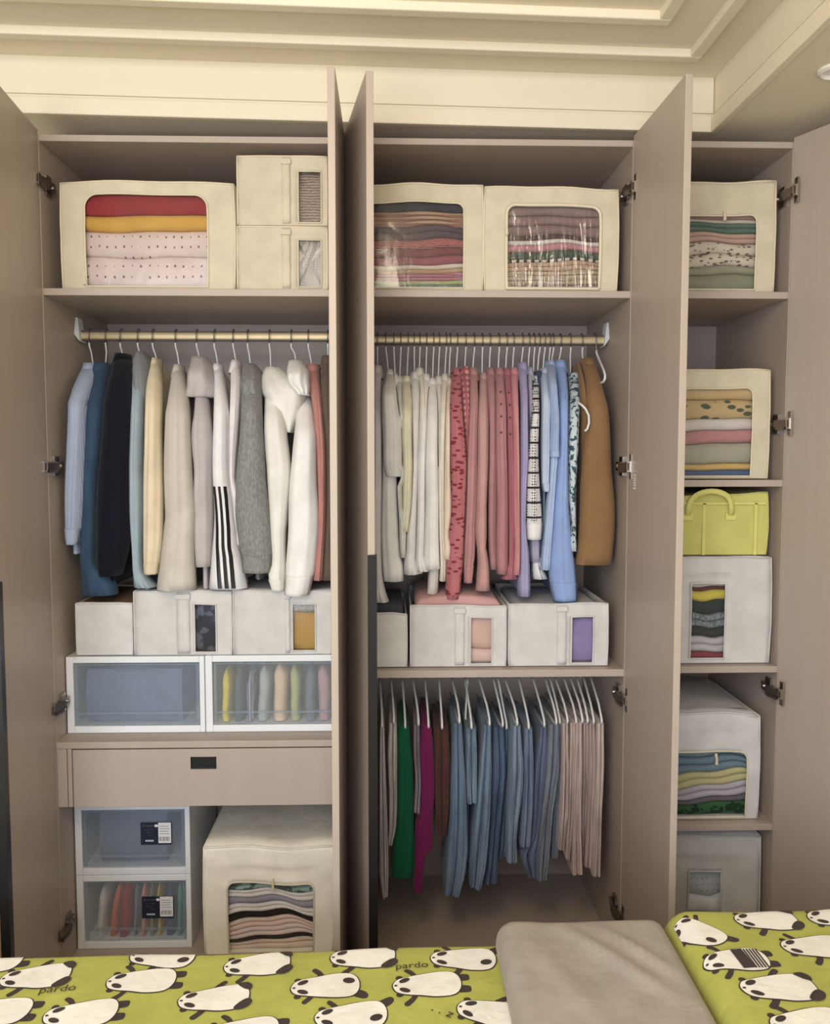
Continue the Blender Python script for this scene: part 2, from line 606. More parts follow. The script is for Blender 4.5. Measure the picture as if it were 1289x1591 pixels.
def hinge_mesh(s):
    """concealed hinge: plate on the door, cup arm, clip and plate on the side panel; s=+1 door to the -X side"""
    m = MB()
    m.box((-.004 * s, -.040, -.027), (0.001 * s, -.020, .027))          # plate on the door face
    m.box((0, -.036, -.012), (.012 * s, -.022, .012))
    m.hexa([(.004 * s, -.034, -.008), (.010 * s, -.040, -.008), (.024 * s, .022, -.008), (.016 * s, .026, -.008)],
           [(.004 * s, -.034, .008), (.010 * s, -.040, .008), (.024 * s, .022, .008), (.016 * s, .026, .008)], 1)
    m.hexa([(.012 * s, -.028, -.014), (.018 * s, -.034, -.014), (.022 * s, .016, -.014), (.016 * s, .022, -.014)],
           [(.012 * s, -.028, -.008), (.018 * s, -.034, -.008), (.022 * s, .016, -.008), (.016 * s, .022, -.008)], 1)
    m.box((.004 * s, .018, -.010), (.016 * s, .075, .010))             # arm on the side panel
    m.box((.0008 * s, .030, -.022), (.008 * s, .065, .022))        # mounting plate
    m.tube([(.015 * s, .035, 0), (.019 * s, .035, 0)], .005, 8)
    m.tube([(.015 * s, .058, 0), (.019 * s, .058, 0)], .005, 8)
    return m.vf


_hinges = {}


def door(u, hx, width, ang, side, hinge_z, name='door', label=None, pull=None):
    """a full-height door hinged at (hx, 0); ang = direction of the leaf from the hinge, as an angle from -Y toward +X;
    side=+1: the leaf's thickness goes to +X of the inner face"""
    d = Vector((math.sin(ang), -math.cos(ang), 0))
    n = Vector((math.cos(ang), math.sin(ang), 0)) * side
    p = Vector((hx, -0.004, 0))
    z0, z1 = 0.085, DOOR_TOP
    q = [p, p + d * width, p + d * width + n * TH, p + n * TH]
    if side < 0:
        q = q[::-1]
    m = MB().hexa([(a.x, a.y, z0) for a in q], [(a.x, a.y, z1) for a in q])
    o = link(name, m.vf, lam, u, bevel=0.0015)
    if label: o['label'] = label
    for z in hinge_z:
        s = -side
        if s not in _hinges:
            hv = hinge_mesh(s)
            me = bpy.data.meshes.new('hinge')
            me.from_pydata(hv[0], [], hv[1])
            me.materials.append(M['steel']); me.materials.append(M['dsteel'])
            me.polygons.foreach_set('material_index', hv[2])
            _hinges[s] = me
        h = bpy.data.objects.new('hinge', _hinges[s])
        sc.collection.objects.link(h)
        h.parent = o
        h.scale = (1, 1, 1.3)
        h.location = Vector((hx, 0, z)) - WORLD[o]
        WORLD[h] = WORLD[o]
    if pull:
        e = p + d * (width + .0005)
        zt_ = pull
        k = MB()
        a = e - d * .022 - n * .0035
        qq = [a, e + d * .005 - n * .0035, e + d * .005 + n * (TH + .001), e + d * .0005 + n * (TH + .001), e + d * .0005 - n * .0, e - d * .022 - n * .0]
        lo_ = [(w.x, w.y, z0 - .0) for w in qq]
        hi_ = [(w.x, w.y, zt_) for w in qq]
        N = len(qq)
        fs = [tuple(range(N))[::-1], tuple(range(N, 2 * N))] + [(i, (i + 1) % N, N + (i + 1) % N, N + i) for i in range(N)]
        k.add(lo_ + hi_, fs)
        tag(link('pull_handle', k.vf, M['black'], o), 'long black edge pull')
    return o


def leaf_angle(hx, px, py, width):
    """leaf direction so that the free inner edge appears at a photo column"""
    best = None
    for i in range(-900, 901):
        a = math.radians(i / 20.0)
        X, Y = hx + width * math.sin(a), -.004 - width * math.cos(a)
        x = UY(px, py, Y)[0]
        if best is None or abs(x - X) < best[0]:
            best = (abs(x - X), a)
    return best[1]


HZ = [UY(72, y, -.03)[1] for y in (277, 725, 1103, 1455)]
wA, wB, wC = 0.425, 0.41, 0.44
aA = leaf_angle(0, 13, 1400, wA)
door(UA, 0, wA, aA, -1, HZ, pull=UY(10, 905, -.42)[1])
dA2 = door(UA, XL, wA, leaf_angle(XL, 512, 700, wA), 1, HZ)
dB1 = door(UB, XM, wB, leaf_angle(XM, 582, 700, wB), -1, HZ, pull=UY(578, 862, -.41)[1], label='door with a long black edge pull')
dB2 = door(UB, X1, wB, leaf_angle(X1, 1053, 700, wB), 1, [UY(977, y, -.03)[1] for y in (290, 725, 1088, 1425)])
door(UC, W, wC, math.radians(24), 1, [UY(1220, y, -.03)[1] for y in (295, 658, 1078)])
# small printed paper tag on the inner face of the second rail door
ang = leaf_angle(X1, 1053, 700, wB)
dd = Vector((math.sin(ang), -math.cos(ang), 0)); nn_ = Vector((-math.cos(ang), -math.sin(ang), 0))
p0 = Vector((X1, -.004, 0)) + dd * .055 + nn_ * .0006
zt0, zt1 = UY(988, 760, -.06)[1], UY(988, 737, -.06)[1]
m = MB()
def tagq(u0, u1, z0, z1, off, mi):
    a, b = p0 + dd * u0 + nn_ * off, p0 + dd * u1 + nn_ * off
    m.add([(b.x, b.y, z0), (a.x, a.y, z0), (a.x, a.y, z1), (b.x, b.y, z1)], [(0, 1, 2, 3)], mi)
tagq(0, .024, zt0, zt1, 0, 0)
for k in range(5):
    z = zt0 + (zt1 - zt0) * (0.15 + .17 * k)
    tagq(.004, .019 - .003 * (k % 2), z, z + .0025, .0004, 1)
tag(link('paper_tag', m.vf, [M['paper'], M['hook']], dB2), 'small white printed paper tag')

# clothes rails
ROD_Y = 0.28


def rail(u, x0, x1, zc, hh=.0155):
    n = 20
    prof = [(ROD_Y + .0075 * math.cos(2 * math.pi * i / n), zc + hh * math.sin(2 * math.pi * i / n)) for i in range(n)]
    r = link('rail', grid(n, 2, lambda i, j: ((x0, x1)[j], prof[i][0], prof[i][1]), True, True), M['rail'], u, smooth=0.6)
    link('rail_groove', MB().box((x0, ROD_Y - .0088, zc + hh * .70), (x1, ROD_Y + .003, zc + hh * 1.04)).box((x0, ROD_Y - .0088, zc - hh * 1.04), (x1, ROD_Y + .003, zc - hh * .70)).vf, M['groove'], r)
    for x, s in ((x0, 1), (x1, -1)):
        m = MB().hexa([(x, ROD_Y - .045, zc + .0), (x + .012 * s, ROD_Y - .03, zc - .022), (x + .012 * s, ROD_Y + .03, zc - .022), (x, ROD_Y + .045, zc)],
                      [(x, ROD_Y - .030, zc + .055), (x + .004 * s, ROD_Y - .02, zc + .055), (x + .004 * s, ROD_Y + .02, zc + .055), (x, ROD_Y + .030, zc + .055)])
        tag(link('rail_bracket', m.vf, M['wplast'], r, bevel=.002), 'white end bracket')


ZRA = UY(320, 522, ROD_Y - .008)[1]
ZRB = UY(750, 528, ROD_Y - .008)[1]
ZRL = ZM - .022 - .040
rail(UA, 0, XL, ZRA)
rail(UB, XM, X1, ZRB)
rail(UB, XM, X1, ZRL, .011)


# ------------------------------------------------------------------ soft storage boxes and folded cloths
def rrect(x0, x1, z0, z1, r, n=6, rb=None):
    rb = r if rb is None else rb
    pts = []
    for cx, cz, a0, q in ((x1 - r, z1 - r, 0, r), (x0 + r, z1 - r, 90, r), (x0 + rb, z0 + rb, 180, rb), (x1 - rb, z0 + rb, 270, rb)):
        for k in range(n + 1):
            a = math.radians(a0 + 90 * k / n)
            pts.append((cx + q * math.cos(a), cz + q * math.sin(a)))
    return pts


def soft_box(name, label, x0, x1, z0, z1, yf, depth, win=None, rad=0.0, mat=None, open_top=False, strap=None, seed=0,
             slump=0.004, crease=0.0, pane='film', group='fabric storage boxes', pull=None, trim_r=0.0028, zip_=True):
    mat = mat or M['boxc']
    z0 = z0 + .0032
    rr = random.Random(seed)
    ph = [rr.uniform(0, 6.28) for _ in range(8)]
    yb = yf + depth

    def warp(x, y, z):
        u, v = (x - x0) / (x1 - x0), (z - z0) / (z1 - z0)
        up = math.sin(math.pi * min(max(v, 0), 1))
        dx_ = slump * up * (u - .5) * 2 * (0.7 + .3 * math.sin(ph[0] + 5 * y)) * (0.6 if u < .5 else 1)
        dz_ = slump * v * (0.8 * math.sin(ph[1] + 5.3 * u) + 0.5 * math.sin(ph[2] + 11 * u + 4 * y)) - slump * v * .6
        dy_ = 0
        if y <= yf + .001:
            dy_ = slump * up * math.sin(math.pi * u) * (-.8 + .5 * math.sin(ph[3] + 9 * u + 5 * v)) + .0012 * math.sin(ph[4] + 34 * v + 9 * u) * up
        if crease and y <= yf + .001:
            for vc, ws, am in ((.86, .022, 1), (.79, .016, -.7), (.92, .014, .5)):
                dy_ -= crease * am * math.exp(-((v - vc - .012 * math.sin(4 * u + ph[6])) / ws) ** 2) * math.sin(math.pi * u) ** .5 if 0 < u < 1 else 0
        return (x + dx_, y + dy_, max(z + dz_, z0))

    root = empty(name, ((x0 + x1) / 2, yf + depth / 2, z0), label, 'box', group)
    m = MB()
    NX, NZ = 14, 10
    outer = []
    if win:
        wx0, wx1, wz0, wz1 = win
        inner = rrect(wx0, wx1, wz0, wz1, max(rad, .002), 6, .002)
        cx, cz = (wx0 + wx1) / 2, (wz0 + wz1) / 2
        N = len(inner)
        out = []
        for (ix, iz) in inner:
            dxx, dzz = ix - cx, iz - cz
            t = min(((x1 if dxx > 0 else x0) - cx) / dxx if abs(dxx) > 1e-9 else 1e9, ((z1 if dzz > 0 else z0) - cz) / dzz if abs(dzz) > 1e-9 else 1e9)
            out.append((cx + dxx * t, cz + dzz * t))
        for c in ((x0, z0), (x1, z0), (x0, z1), (x1, z1)):
            i = min(range(N), key=lambda i: (out[i][0] - c[0]) ** 2 + (out[i][1] - c[1]) ** 2)
            out[i] = c
        # refine long straight stretches
        I2, O2 = [], []
        for i in range(N):
            j = (i + 1) % N
            dl_ = math.hypot(inner[j][0] - inner[i][0], inner[j][1] - inner[i][1])
            k = max(1, int(dl_ / .03))
            for q in range(k):
                I2.append(tuple(inner[i][c] + (inner[j][c] - inner[i][c]) * q / k for c in (0, 1)))
                O2.append(tuple(out[i][c] + (out[j][c] - out[i][c]) * q / k for c in (0, 1)))
        inner, out = I2, O2
        N = len(inner)
        K = 10
        v, f = [], []
        for k in range(K):
            s = k / (K - 1)
            for i in range(N):
                v.append(warp(inner[i][0] + (out[i][0] - inner[i][0]) * s, yf, inner[i][1] + (out[i][1] - inner[i][1]) * s))
        for k in range(K - 1):
            for i in range(N):
                j = (i + 1) % N
                f.append((k * N + i, (k + 1) * N + i, (k + 1) * N + j, k * N + j)[::-1])
        m.add(v, f)
        trim = [warp(a, yf, b) for a, b in inner]
    else:
        m.add(*grid(NX, NZ, lambda i, j: warp(x0 + (x1 - x0) * i / (NX - 1), yf, z0 + (z1 - z0) * j / (NZ - 1))))
    # the other walls
    ND = 7
    def wall(fn, nu, flip):
        v, f = grid(nu, ND, fn)
        m.add(v, [q[::-1] for q in f] if flip else f)
    Y_ = lambda j: yf + depth * j / (ND - 1)
    wall(lambda i, j: warp(x0, Y_(j), z0 + (z1 - z0) * i / (NZ - 1)), NZ, False)
    wall(lambda i, j: warp(x1, Y_(j), z0 + (z1 - z0) * i / (NZ - 1)), NZ, True)
    wall(lambda i, j: warp(x0 + (x1 - x0) * i / (NX - 1), Y_(j), z0), NX, True)
    if not open_top:
        wall(lambda i, j: warp(x0 + (x1 - x0) * i / (NX - 1), Y_(j), z1), NX, False)
    v, f = grid(NX, NZ, lambda i, j: warp(x0 + (x1 - x0) * i / (NX - 1), yb, z0 + (z1 - z0) * j / (NZ - 1)))
    m.add(v, [q[::-1] for q in f])
    body = link('body', m.vf, mat, root, smooth=0.7, solid=0.0022, weld=True)
    # piping on the front edges
    pp = [warp(x0 + (x1 - x0) * i / 12, yf, z1) for i in range(13)]
    e = MB().tube(pp, .0028, 6)
    for X in (x0, x1):
        e.tube([warp(X, yf, z0 + (z1 - z0) * i / 8) for i in range(9)], .0026, 6)
    if not open_top:
        for X in (x0, x1):
            e.tube([warp(X, Y_(j), z1) for j in range(ND)], .0026, 6)
    link('piping', e.vf, M['trimc'] if mat is M['boxc'] else mat, root, smooth=3.14)
    if win:
        t = MB()
        t.tube([(a, b - .001, c) for a, b, c in trim], trim_r, 6, closed=True)
        link('window_trim', t.vf, M['trimc'] if rad else mat, root, smooth=3.14)
        v = [(a, b + .0032, c) for a, b, c in trim]
        cx, cz = (win[0] + win[1]) / 2, (win[2] + win[3]) / 2
        c3 = warp(cx, yf, cz)
        n = len(v)
        v.append((c3[0], c3[1] + .0032, c3[2]))
        link('window_pane', (v, [(i, n, (i + 1) % n) for i in range(n)]), M[pane], root, smooth=3.14)
    if pull:
        X, Z = pull
        y = warp(X, yf, Z)[1]
        q = MB().box((X - .004, y - .006, Z - .004), (X + .004, y - .002, Z + .006)).tube([(X, y - .005, Z + .004), (X + .001, y - .009, Z - .012), (X + .001, y - .008, Z - .026)], [.0035, .004, .005], 6)
        link('zip_pull', q.vf, M['trimc'], root, smooth=0.8)
    if strap:
        s0, s1 = strap
        v, f = grid(4, 14, lambda i, j: tuple(a + b for a, b in zip(warp(s0 + (s1 - s0) * i / 3, yf, z0 + .004 + (z1 - z0 - .008) * j / 13), (0.0008 * math.sin(j * 1.7), -.003 - .0025 * math.sin(math.pi * j / 13) - .001 * math.sin(j * 2.1 + ph[5]), 0))))
        link('strap', (v, f), mat, root, smooth=3.14, solid=.002)
        cxs_ = (s0 + s1) / 2
        y = warp(cxs_, yf, z1 - .02)[1]
        link('strap_loop', MB().box((s0 - .003, y - .009, z1 - .024), (s1 + .003, y - .001, z1 - .008)).vf, mat, root, bevel=.002)
    return root, warp


def cloth_pile(spec, x0, x1, z0, z1, yf, depth, where, group, seed=0, wob=.004, dome=0.0, square=False):
    """flat folded cloths stacked from the top down; spec = [(words, weight, material, layers)]"""
    rr = random.Random(seed)
    p = [rr.uniform(0, 6.28) for _ in range(6)]
    tot = sum(s[1] for s in spec)
    z = z1
    H = z1 - z0
    for s in spec:
        words, wgt, mat, lay = s[:4]
        cat = s[4] if len(s) > 4 else 'folded_cloth'
        h = H * wgt / tot
        zt, zb = z, z - h
        z = zb
        last = abs(zb - z0) < 1e-5
        v_all = MB()
        sh = rr.uniform(0, .006)
        for k in range(lay):
            a, b = zb + h * (lay - 1 - k) / lay, zb + h * (lay - k) / lay
            sh2 = sh + rr.uniform(0, .003)
            prof = []
            for q in range(7):
                t = -math.pi / 2 + math.pi * q / 6
                prof.append((yf + sh2 + min(.014, (b - a) * .5) * (1 - math.cos(t)), (a + b) / 2 + (b - a) / 2 * math.sin(t) * .985))
            prof = [(yf + depth, prof[0][1])] + prof + [(yf + depth, prof[-1][1])]
            NXs = 21

            def fn(i, j):
                X = x0 + (x1 - x0) * j / (NXs - 1)
                yy, zz = prof[i]
                NXs_ = NXs
                u = (X - x0) / (x1 - x0)
                e_ = abs(2 * u - 1)
                zm_ = (a + b) / 2
                rw_ = min(.15, .5 * (b - a) / (x1 - x0), .05 / (x1 - x0))
                if e_ > 1 - rw_ and not square:
                    zz = zm_ + (zz - zm_) * (.5 + .5 * math.sqrt(max(0, 1 - ((e_ - 1 + rw_) / rw_) ** 2)))
                fr = (zz - z0) / H
                env = math.sin(math.pi * min(max(fr, 0), 1)) ** .6 if fr > 0 else 0
                w_ = wob * env * (math.sin(p[0] + 6 * u + 3 * fr) + .6 * math.sin(p[1] + 13 * u + 7 * fr))
                return (X, yy + .0025 * math.sin(p[2] + 9 * u + 11 * fr) * (yy < yf + .03), zz + w_ + dome * max(fr, 0) * (1 - e_ ** 2) - (dome * .6 * max(fr, 0) if dome and yy < yf + .02 else 0))
            vv, ff = grid(len(prof), NXs, fn, True, True)
            v_all.add(vv, [q[::-1] for q in ff])
        o = link(cat, v_all.vf, mat, None, smooth=1.0)
        tag(o, words + ' ' + where, 'folded clothes', group)


def ordinal_words(spec, where, group_, **k):
    return


F = fab
# ---- top shelf
YT = 0.025


def front(xl, xr, yt, yb, Y):
    a, zt_ = UY(xl, yt, Y)
    b, _ = UY(xr, yt, Y)
    _, zb_ = UY((xl + xr) / 2, yb, Y)
    a2, b2 = UY(xl, (yt + yb) / 2, Y)[0], UY(xr, (yt + yb) / 2, Y)[0]
    return a2, b2, zb_, zt_


def unit_span(x):
    for a, b in ((0, XL), (XM, X1), (XR, W)):
        if a <= x <= b:
            return a, b
    return x - 1, x + 1


def fbox(label, rect, base, Yf, depth, win=None, rad=.03, name='storage_box', strap=None, pull=None, gap=.034, **k):
    x0, x1, z0, z1 = front(*rect, Yf)
    z0 = base
    lo_, hi_ = unit_span((x0 + x1) / 2)
    x0, x1 = max(x0, lo_ + (.008 if lo_ == XR else .027)) + .0015, min(x1, hi_ - gap) - .0015
    w = None
    if win:
        w = front(*win, Yf)
        w = (max(w[0], x0 + .012), w[1], max(w[2], z0 + .010), w[3])
    s = None
    if strap:
        s = (UY(strap[0], (rect[2] + rect[3]) / 2, Yf)[0], UY(strap[1], (rect[2] + rect[3]) / 2, Yf)[0])
    pl = UY(pull[0], pull[1], Yf) if pull else None
    r, wp = soft_box(name, label, x0, x1, z0, z1, Yf, depth, w, rad if win else 0, strap=s, pull=pl, **k)
    return (x0, x1, z0, z1, w, Yf, depth)


def pile_in(bxi, spec, where, group, seed=0, top=None, grow=.03, wob=.004, dep=None):
    x0, x1, z0, z1, w, Yf, d = bxi
    a, b = max(x0 + .012, w[0] - grow), min(x1 - .012, w[1] + grow)
    cloth_pile(spec, a, b, z0 + .0078, (w[3] + .012 if top is None else top), Yf + .011, min(d - .05, dep or .3), where, group, seed, wob)


b = fbox('wide cream box with a red blanket uppermost in its window', (95, 364, 281, 446), Z1, YT, .42, (133, 322, 301, 447), .035, seed=1, pull=(132, 428))
dotm = F((222, 198, 190), 'dots', (120, 84, 78), 42)
pile_in(b, [('bright red folded blanket', 36, F((176, 38, 46)), 1), ('mustard yellow folded blanket', 24, F((224, 160, 44)), 1),
            ('upper pale pink dotted folded quilt', 40, dotm, 1), ('lower pale pink dotted folded quilt', 50, F((220, 196, 190), 'dots', (118, 84, 78), 40), 1)],
        'in the wide cream box', 'folded bedding in the wide cream box', 3, wob=.003)
zmid = UY(430, 352, YT)[1]
b2 = fbox('cream lidded box with checked grey cloth in its window, under another', (368, 519, 352, 447), Z1, YT, .45, (463, 499, 372, 447), 0, strap=(438, 451), seed=2, slump=.001, pane='film0')
pile_in(b2, [('grey checked folded cloth', 10, F((150, 148, 146), 'check', (70, 76, 88), 90), 1)], 'in the lower lidded cream box', 'cloths in the stacked cream boxes', 4)
b3 = fbox('cream lidded box with rust patterned cloth, stacked on another box', (368, 519, 242, 352), zmid + .001, YT, .45, (463, 499, 266, 348), 0, strap=(438, 451), seed=5, slump=.001, pane='film0')
pile_in(b3, [('rust and grey woven folded cloth', 10, F((176, 150, 132), 'zig', (120, 100, 92), 40), 1)], 'in the upper lidded cream box', 'cloths in the stacked cream boxes', 4)

b = fbox('cream box with dark red and navy striped clothes, beside the black-handled door', (546, 750, 285, 455), Z1, YT, .42, (566, 720, 313, 456), .022, seed=6)
pile_in(b, [('navy folded sweater uppermost', 24, F((52, 52, 66)), 1), ('sand and rust folded knits', 26, F((178, 146, 120), 'hstripe', (150, 96, 80), 24), 3),
            ('plum folded jersey', 24, F((84, 66, 84)), 2), ('crimson zigzag folded knit', 18, F((150, 48, 62), 'zig', (190, 110, 112), 60), 1),
            ('wine red folded shirt', 14, F((134, 44, 58)), 1), ('deep pink folded shirt', 16, F((162, 62, 84)), 1), ('pale ivory folded shirt', 8, F((206, 190, 170)), 1),
            ('ochre folded shirt', 8, F((178, 130, 84)), 1), ('rose striped folded shirt', 14, F((196, 100, 116), 'hstripe', (150, 60, 80), 40), 2),
            ('lime edged folded shirt', 7, F((160, 164, 84)), 1), ('green folded shirt lowest', 10, F((96, 124, 92)), 1)],
        'in the box beside the black-handled door', 'folded clothes in the box beside the black-handled door', 7)
b = fbox('cream box with shiny wrinkled window over mauve folded clothes', (752, 962, 290, 457), Z1, YT, .42, (787, 931, 318, 457), .026, seed=8, pane='filmx', pull=(786, 352), trim_r=.005)
pile_in(b, [('mauve folded wool blanket uppermost', 24, F((150, 120, 120)), 1), ('second mauve folded blanket', 18, F((146, 114, 116)), 1), ('third mauve folded blanket', 18, F((138, 106, 110)), 1),
            ('dark plum folded cloth', 8, F((84, 58, 62)), 1), ('pale grey folded shirt', 8, F((206, 192, 190)), 1), ('rose pink folded shirt', 12, F((190, 120, 134)), 1),
            ('forest green folded cloth', 14, F((58, 82, 70)), 1), ('black and white banded folded cloth', 5, F((200, 190, 180), 'vstripe', (50, 46, 48), 14), 1),
            ('tan folded jersey', 16, F((178, 144, 118)), 2), ('beige folded knit', 26, F((180, 156, 128), 'hstripe', (160, 132, 106), 34), 3), ('brown folded knit lowest', 10, F((138, 110, 94)), 1)],
        'behind the shiny wrinkled window', 'folded clothes behind the shiny wrinkled window', 9)
b = fbox('cream box with sage and dotted cloths on the highest shelf of the narrow unit', (1012, 1207, 281, 457), Z1, YT, .42, (1030, 1173, 333, 457), .022, crease=.005, seed=10, pull=(1123, 330))
pile_in(b, [('dusty pink folded cloth', 12, F((176, 134, 126)), 1), ('pale folded cloth', 6, F((208, 190, 176)), 1), ('teal green folded towel', 16, F((84, 116, 104)), 2), ('blush folded cloth', 16, F((200, 160, 144)), 2),
            ('cream leaf-printed folded sheet', 40, F((218, 204, 182), 'leaves', (122, 104, 92), 55), 2), ('sage folded sheet', 14, F((150, 152, 122)), 1), ('olive sage folded sheet lowest', 28, F((138, 142, 112)), 1)],
        'on the highest narrow shelf', 'folded bedding on the highest narrow shelf', 11)
# ---- narrow unit, downwards
b = fbox('cream box with ochre, pink and blue bedding on the second narrow shelf', (1005, 1199, 574, 746), ZR2, .03, .42, (1020, 1167, 603, 742), .022, seed=12)
pile_in(b, [('ochre folded sheet with white corner', 24, F((214, 178, 118)), 1), ('ochre folded sheet with dark green leaf print', 30, F((206, 172, 116), 'leaves', (70, 86, 66), 26), 1),
            ('white folded sheet', 18, F((220, 208, 204)), 1), ('pink folded sheet', 20, F((206, 128, 130)), 1), ('sage grey folded sheet', 32, F((172, 168, 146)), 1),
            ('yellow folded sheet', 10, F((224, 178, 84)), 1), ('blue folded sheet lowest', 11, F((70, 96, 150)), 1)],
        'on the second narrow shelf', 'folded bedding on the second narrow shelf', 13, wob=.003)
# white box on the third shelf, yellow bag on top of it
z9 = UY(1100, 866, .03)[1]
b = fbox('white box with yellow and dark folded clothes under the yellow bag', (1000, 1196, 866, 1029), ZR3, .03, .42, (1072, 1125, 906, 1023), 0, crease=.005, gap=.014, seed=14, mat=M['boxw'], pane='film0', slump=.005)
pile_in(b, [('white folded shirt', 12, F((214, 206, 204)), 2), ('dark red folded shirt', 5, F((120, 42, 50)), 1), ('bright yellow folded shirt', 15, F((228, 206, 70)), 1), ('dark teal folded shirt', 18, F((40, 58, 62)), 1),
            ('grey blue knitted folded top', 20, F((98, 110, 122), 'melange', (150, 160, 170), 100), 2), ('charcoal folded top', 14, F((56, 62, 66)), 1), ('pale lilac folded shirts', 22, F((206, 200, 206)), 2), ('raspberry folded shirt lowest', 12, F((166, 62, 84)), 1)],
        'under the yellow bag', 'folded clothes under the yellow bag', 15)
# yellow bag
bx0, bx1, _, bz1 = front(1012, 1190, 767, 866, .045)
bx0 = max(bx0, XR + .006)
bag, wp = soft_box('storage_bag', 'translucent yellow zipped bag with an arched handle on the white box', bx0, bx1, z9 + .003, bz1, .045, .38, None, 0, M['yellow'], seed=16, slump=.006, group=None)
bag['category'] = 'bag'
hp = []
hx_a, hz_a = UY(1066, 800, .045); hx_b, hz_b = UY(1133, 800, .045); hz_t = min(UY(1100, 757, .03)[1], ZR2 - .034)
for i in range(17):
    t = i / 16
    a = math.pi * t
    X = (hx_a + hx_b) / 2 - (hx_b - hx_a) / 2 * math.cos(a) * (1 if 0 < t < 1 else 1)
    hp.append((X, .045 - .012 - .012 * math.sin(a), hz_a + (hz_t - hz_a) * math.sin(a) ** .6))
v, f = grid(2, 17, lambda i, j: (hp[j][0] + (0 if i else 0), hp[j][1] + (-.010 if i else .010), hp[j][2] + (0.004 if i else -.004)))
hm_ = []
for j in range(17):
    a = math.pi * j / 16
    nx, nz = -math.cos(a), math.sin(a)
    for s in (-1, 1):
        hm_.append((hp[j][0] + nx * .008 * s, hp[j][1], hp[j][2] + nz * .008 * s))
link('handle', (hm_, [(2 * j, 2 * j + 1, 2 * j + 3, 2 * j + 2) for j in range(16)]), M['yellowt'], bag, smooth=3.14, solid=.004)
for X in (hx_a, hx_b):
    bx('handle_patch', (X - .016, .034, hz_a - .016), (X + .016, .045, hz_a + .006), M['yellowt'], bag, .002)
for px in (1092, 1172):
    X = UY(px, 820, .045)[0]
    bx('seam_strip', (X - .005, .037, z9 + .006), (X + .005, .044, bz1 - .028), M['yellowt'], bag, .001)
zc2 = UY(1100, 782, .045)[1]
bx('zip_strip', (bx0 + .004, .037, zc2 - .004), (bx1 - .006, .044, zc2 + .004), M['yellowt'], bag, .001)
# box on the fourth shelf
yb = UZ(1100, 1274, ZR4)[1]
b = fbox('grey white box with pale blue and green clothes on the fourth narrow shelf', (985, 1186, 1109, 1273), ZR4, max(yb, .02), .43, (1000, 1158, 1168, 1271), .024, crease=.005, seed=17, mat=M['boxw'], pull=(1110, 1172), slump=.006)
x0_, x1_, z0_, z1_ = b[:4]
root10 = [o for o in bpy.data.objects if o.get('label', '').startswith('grey white box with pale blue')][0]
v, f = grid(9, 9, lambda i, j: (x0_ + .03 + (x1_ - x0_ - .06) * i / 8, b[5] + .05 + .33 * j / 8, z1_ + .001 + .012 * min(1, 4 * min(i, 8 - i, j, 8 - j) / 8.0)))
link('lid_panel', (v, f), M['boxw'], root10, smooth=3.14)
pile_in(b, [('light blue folded blouse', 22, F((134, 160, 172)), 1), ('dusty blue folded blouse', 26, F((120, 144, 162)), 2), ('butter yellow folded shirt', 22, F((206, 198, 138)), 2),
            ('lilac folded shirt', 20, F((196, 186, 200)), 2), ('muted purple folded shirt', 8, F((116, 108, 120)), 1), ('leaf green patterned folded dress lowest', 24, F((62, 110, 66), 'blot', (34, 62, 44), 45), 1)],
        'on the fourth narrow shelf', 'folded clothes on the fourth narrow shelf', 18, wob=.012)
# bottom box
b = fbox('grey fabric box with a small window standing on the wardrobe floor', (980, 1192, 1300, 1500), ZF, .05, .43, (1068, 1118, 1353, 1425), 0, crease=.005, gap=.014, seed=19, mat=M['boxg'], pane='film0', slump=.006)
pile_in(b, [('pale blue dotted folded cloth', 30, F((214, 222, 230), 'dots', (120, 134, 148), 60), 1), ('white folded cloth', 16, F((236, 238, 240)), 1), ('dark leaf printed folded cloth', 30, F((232, 232, 232), 'leaves', (40, 42, 46), 45), 1)],
        'in the box on the wardrobe floor', 'folded cloths in the box on the floor', 20)

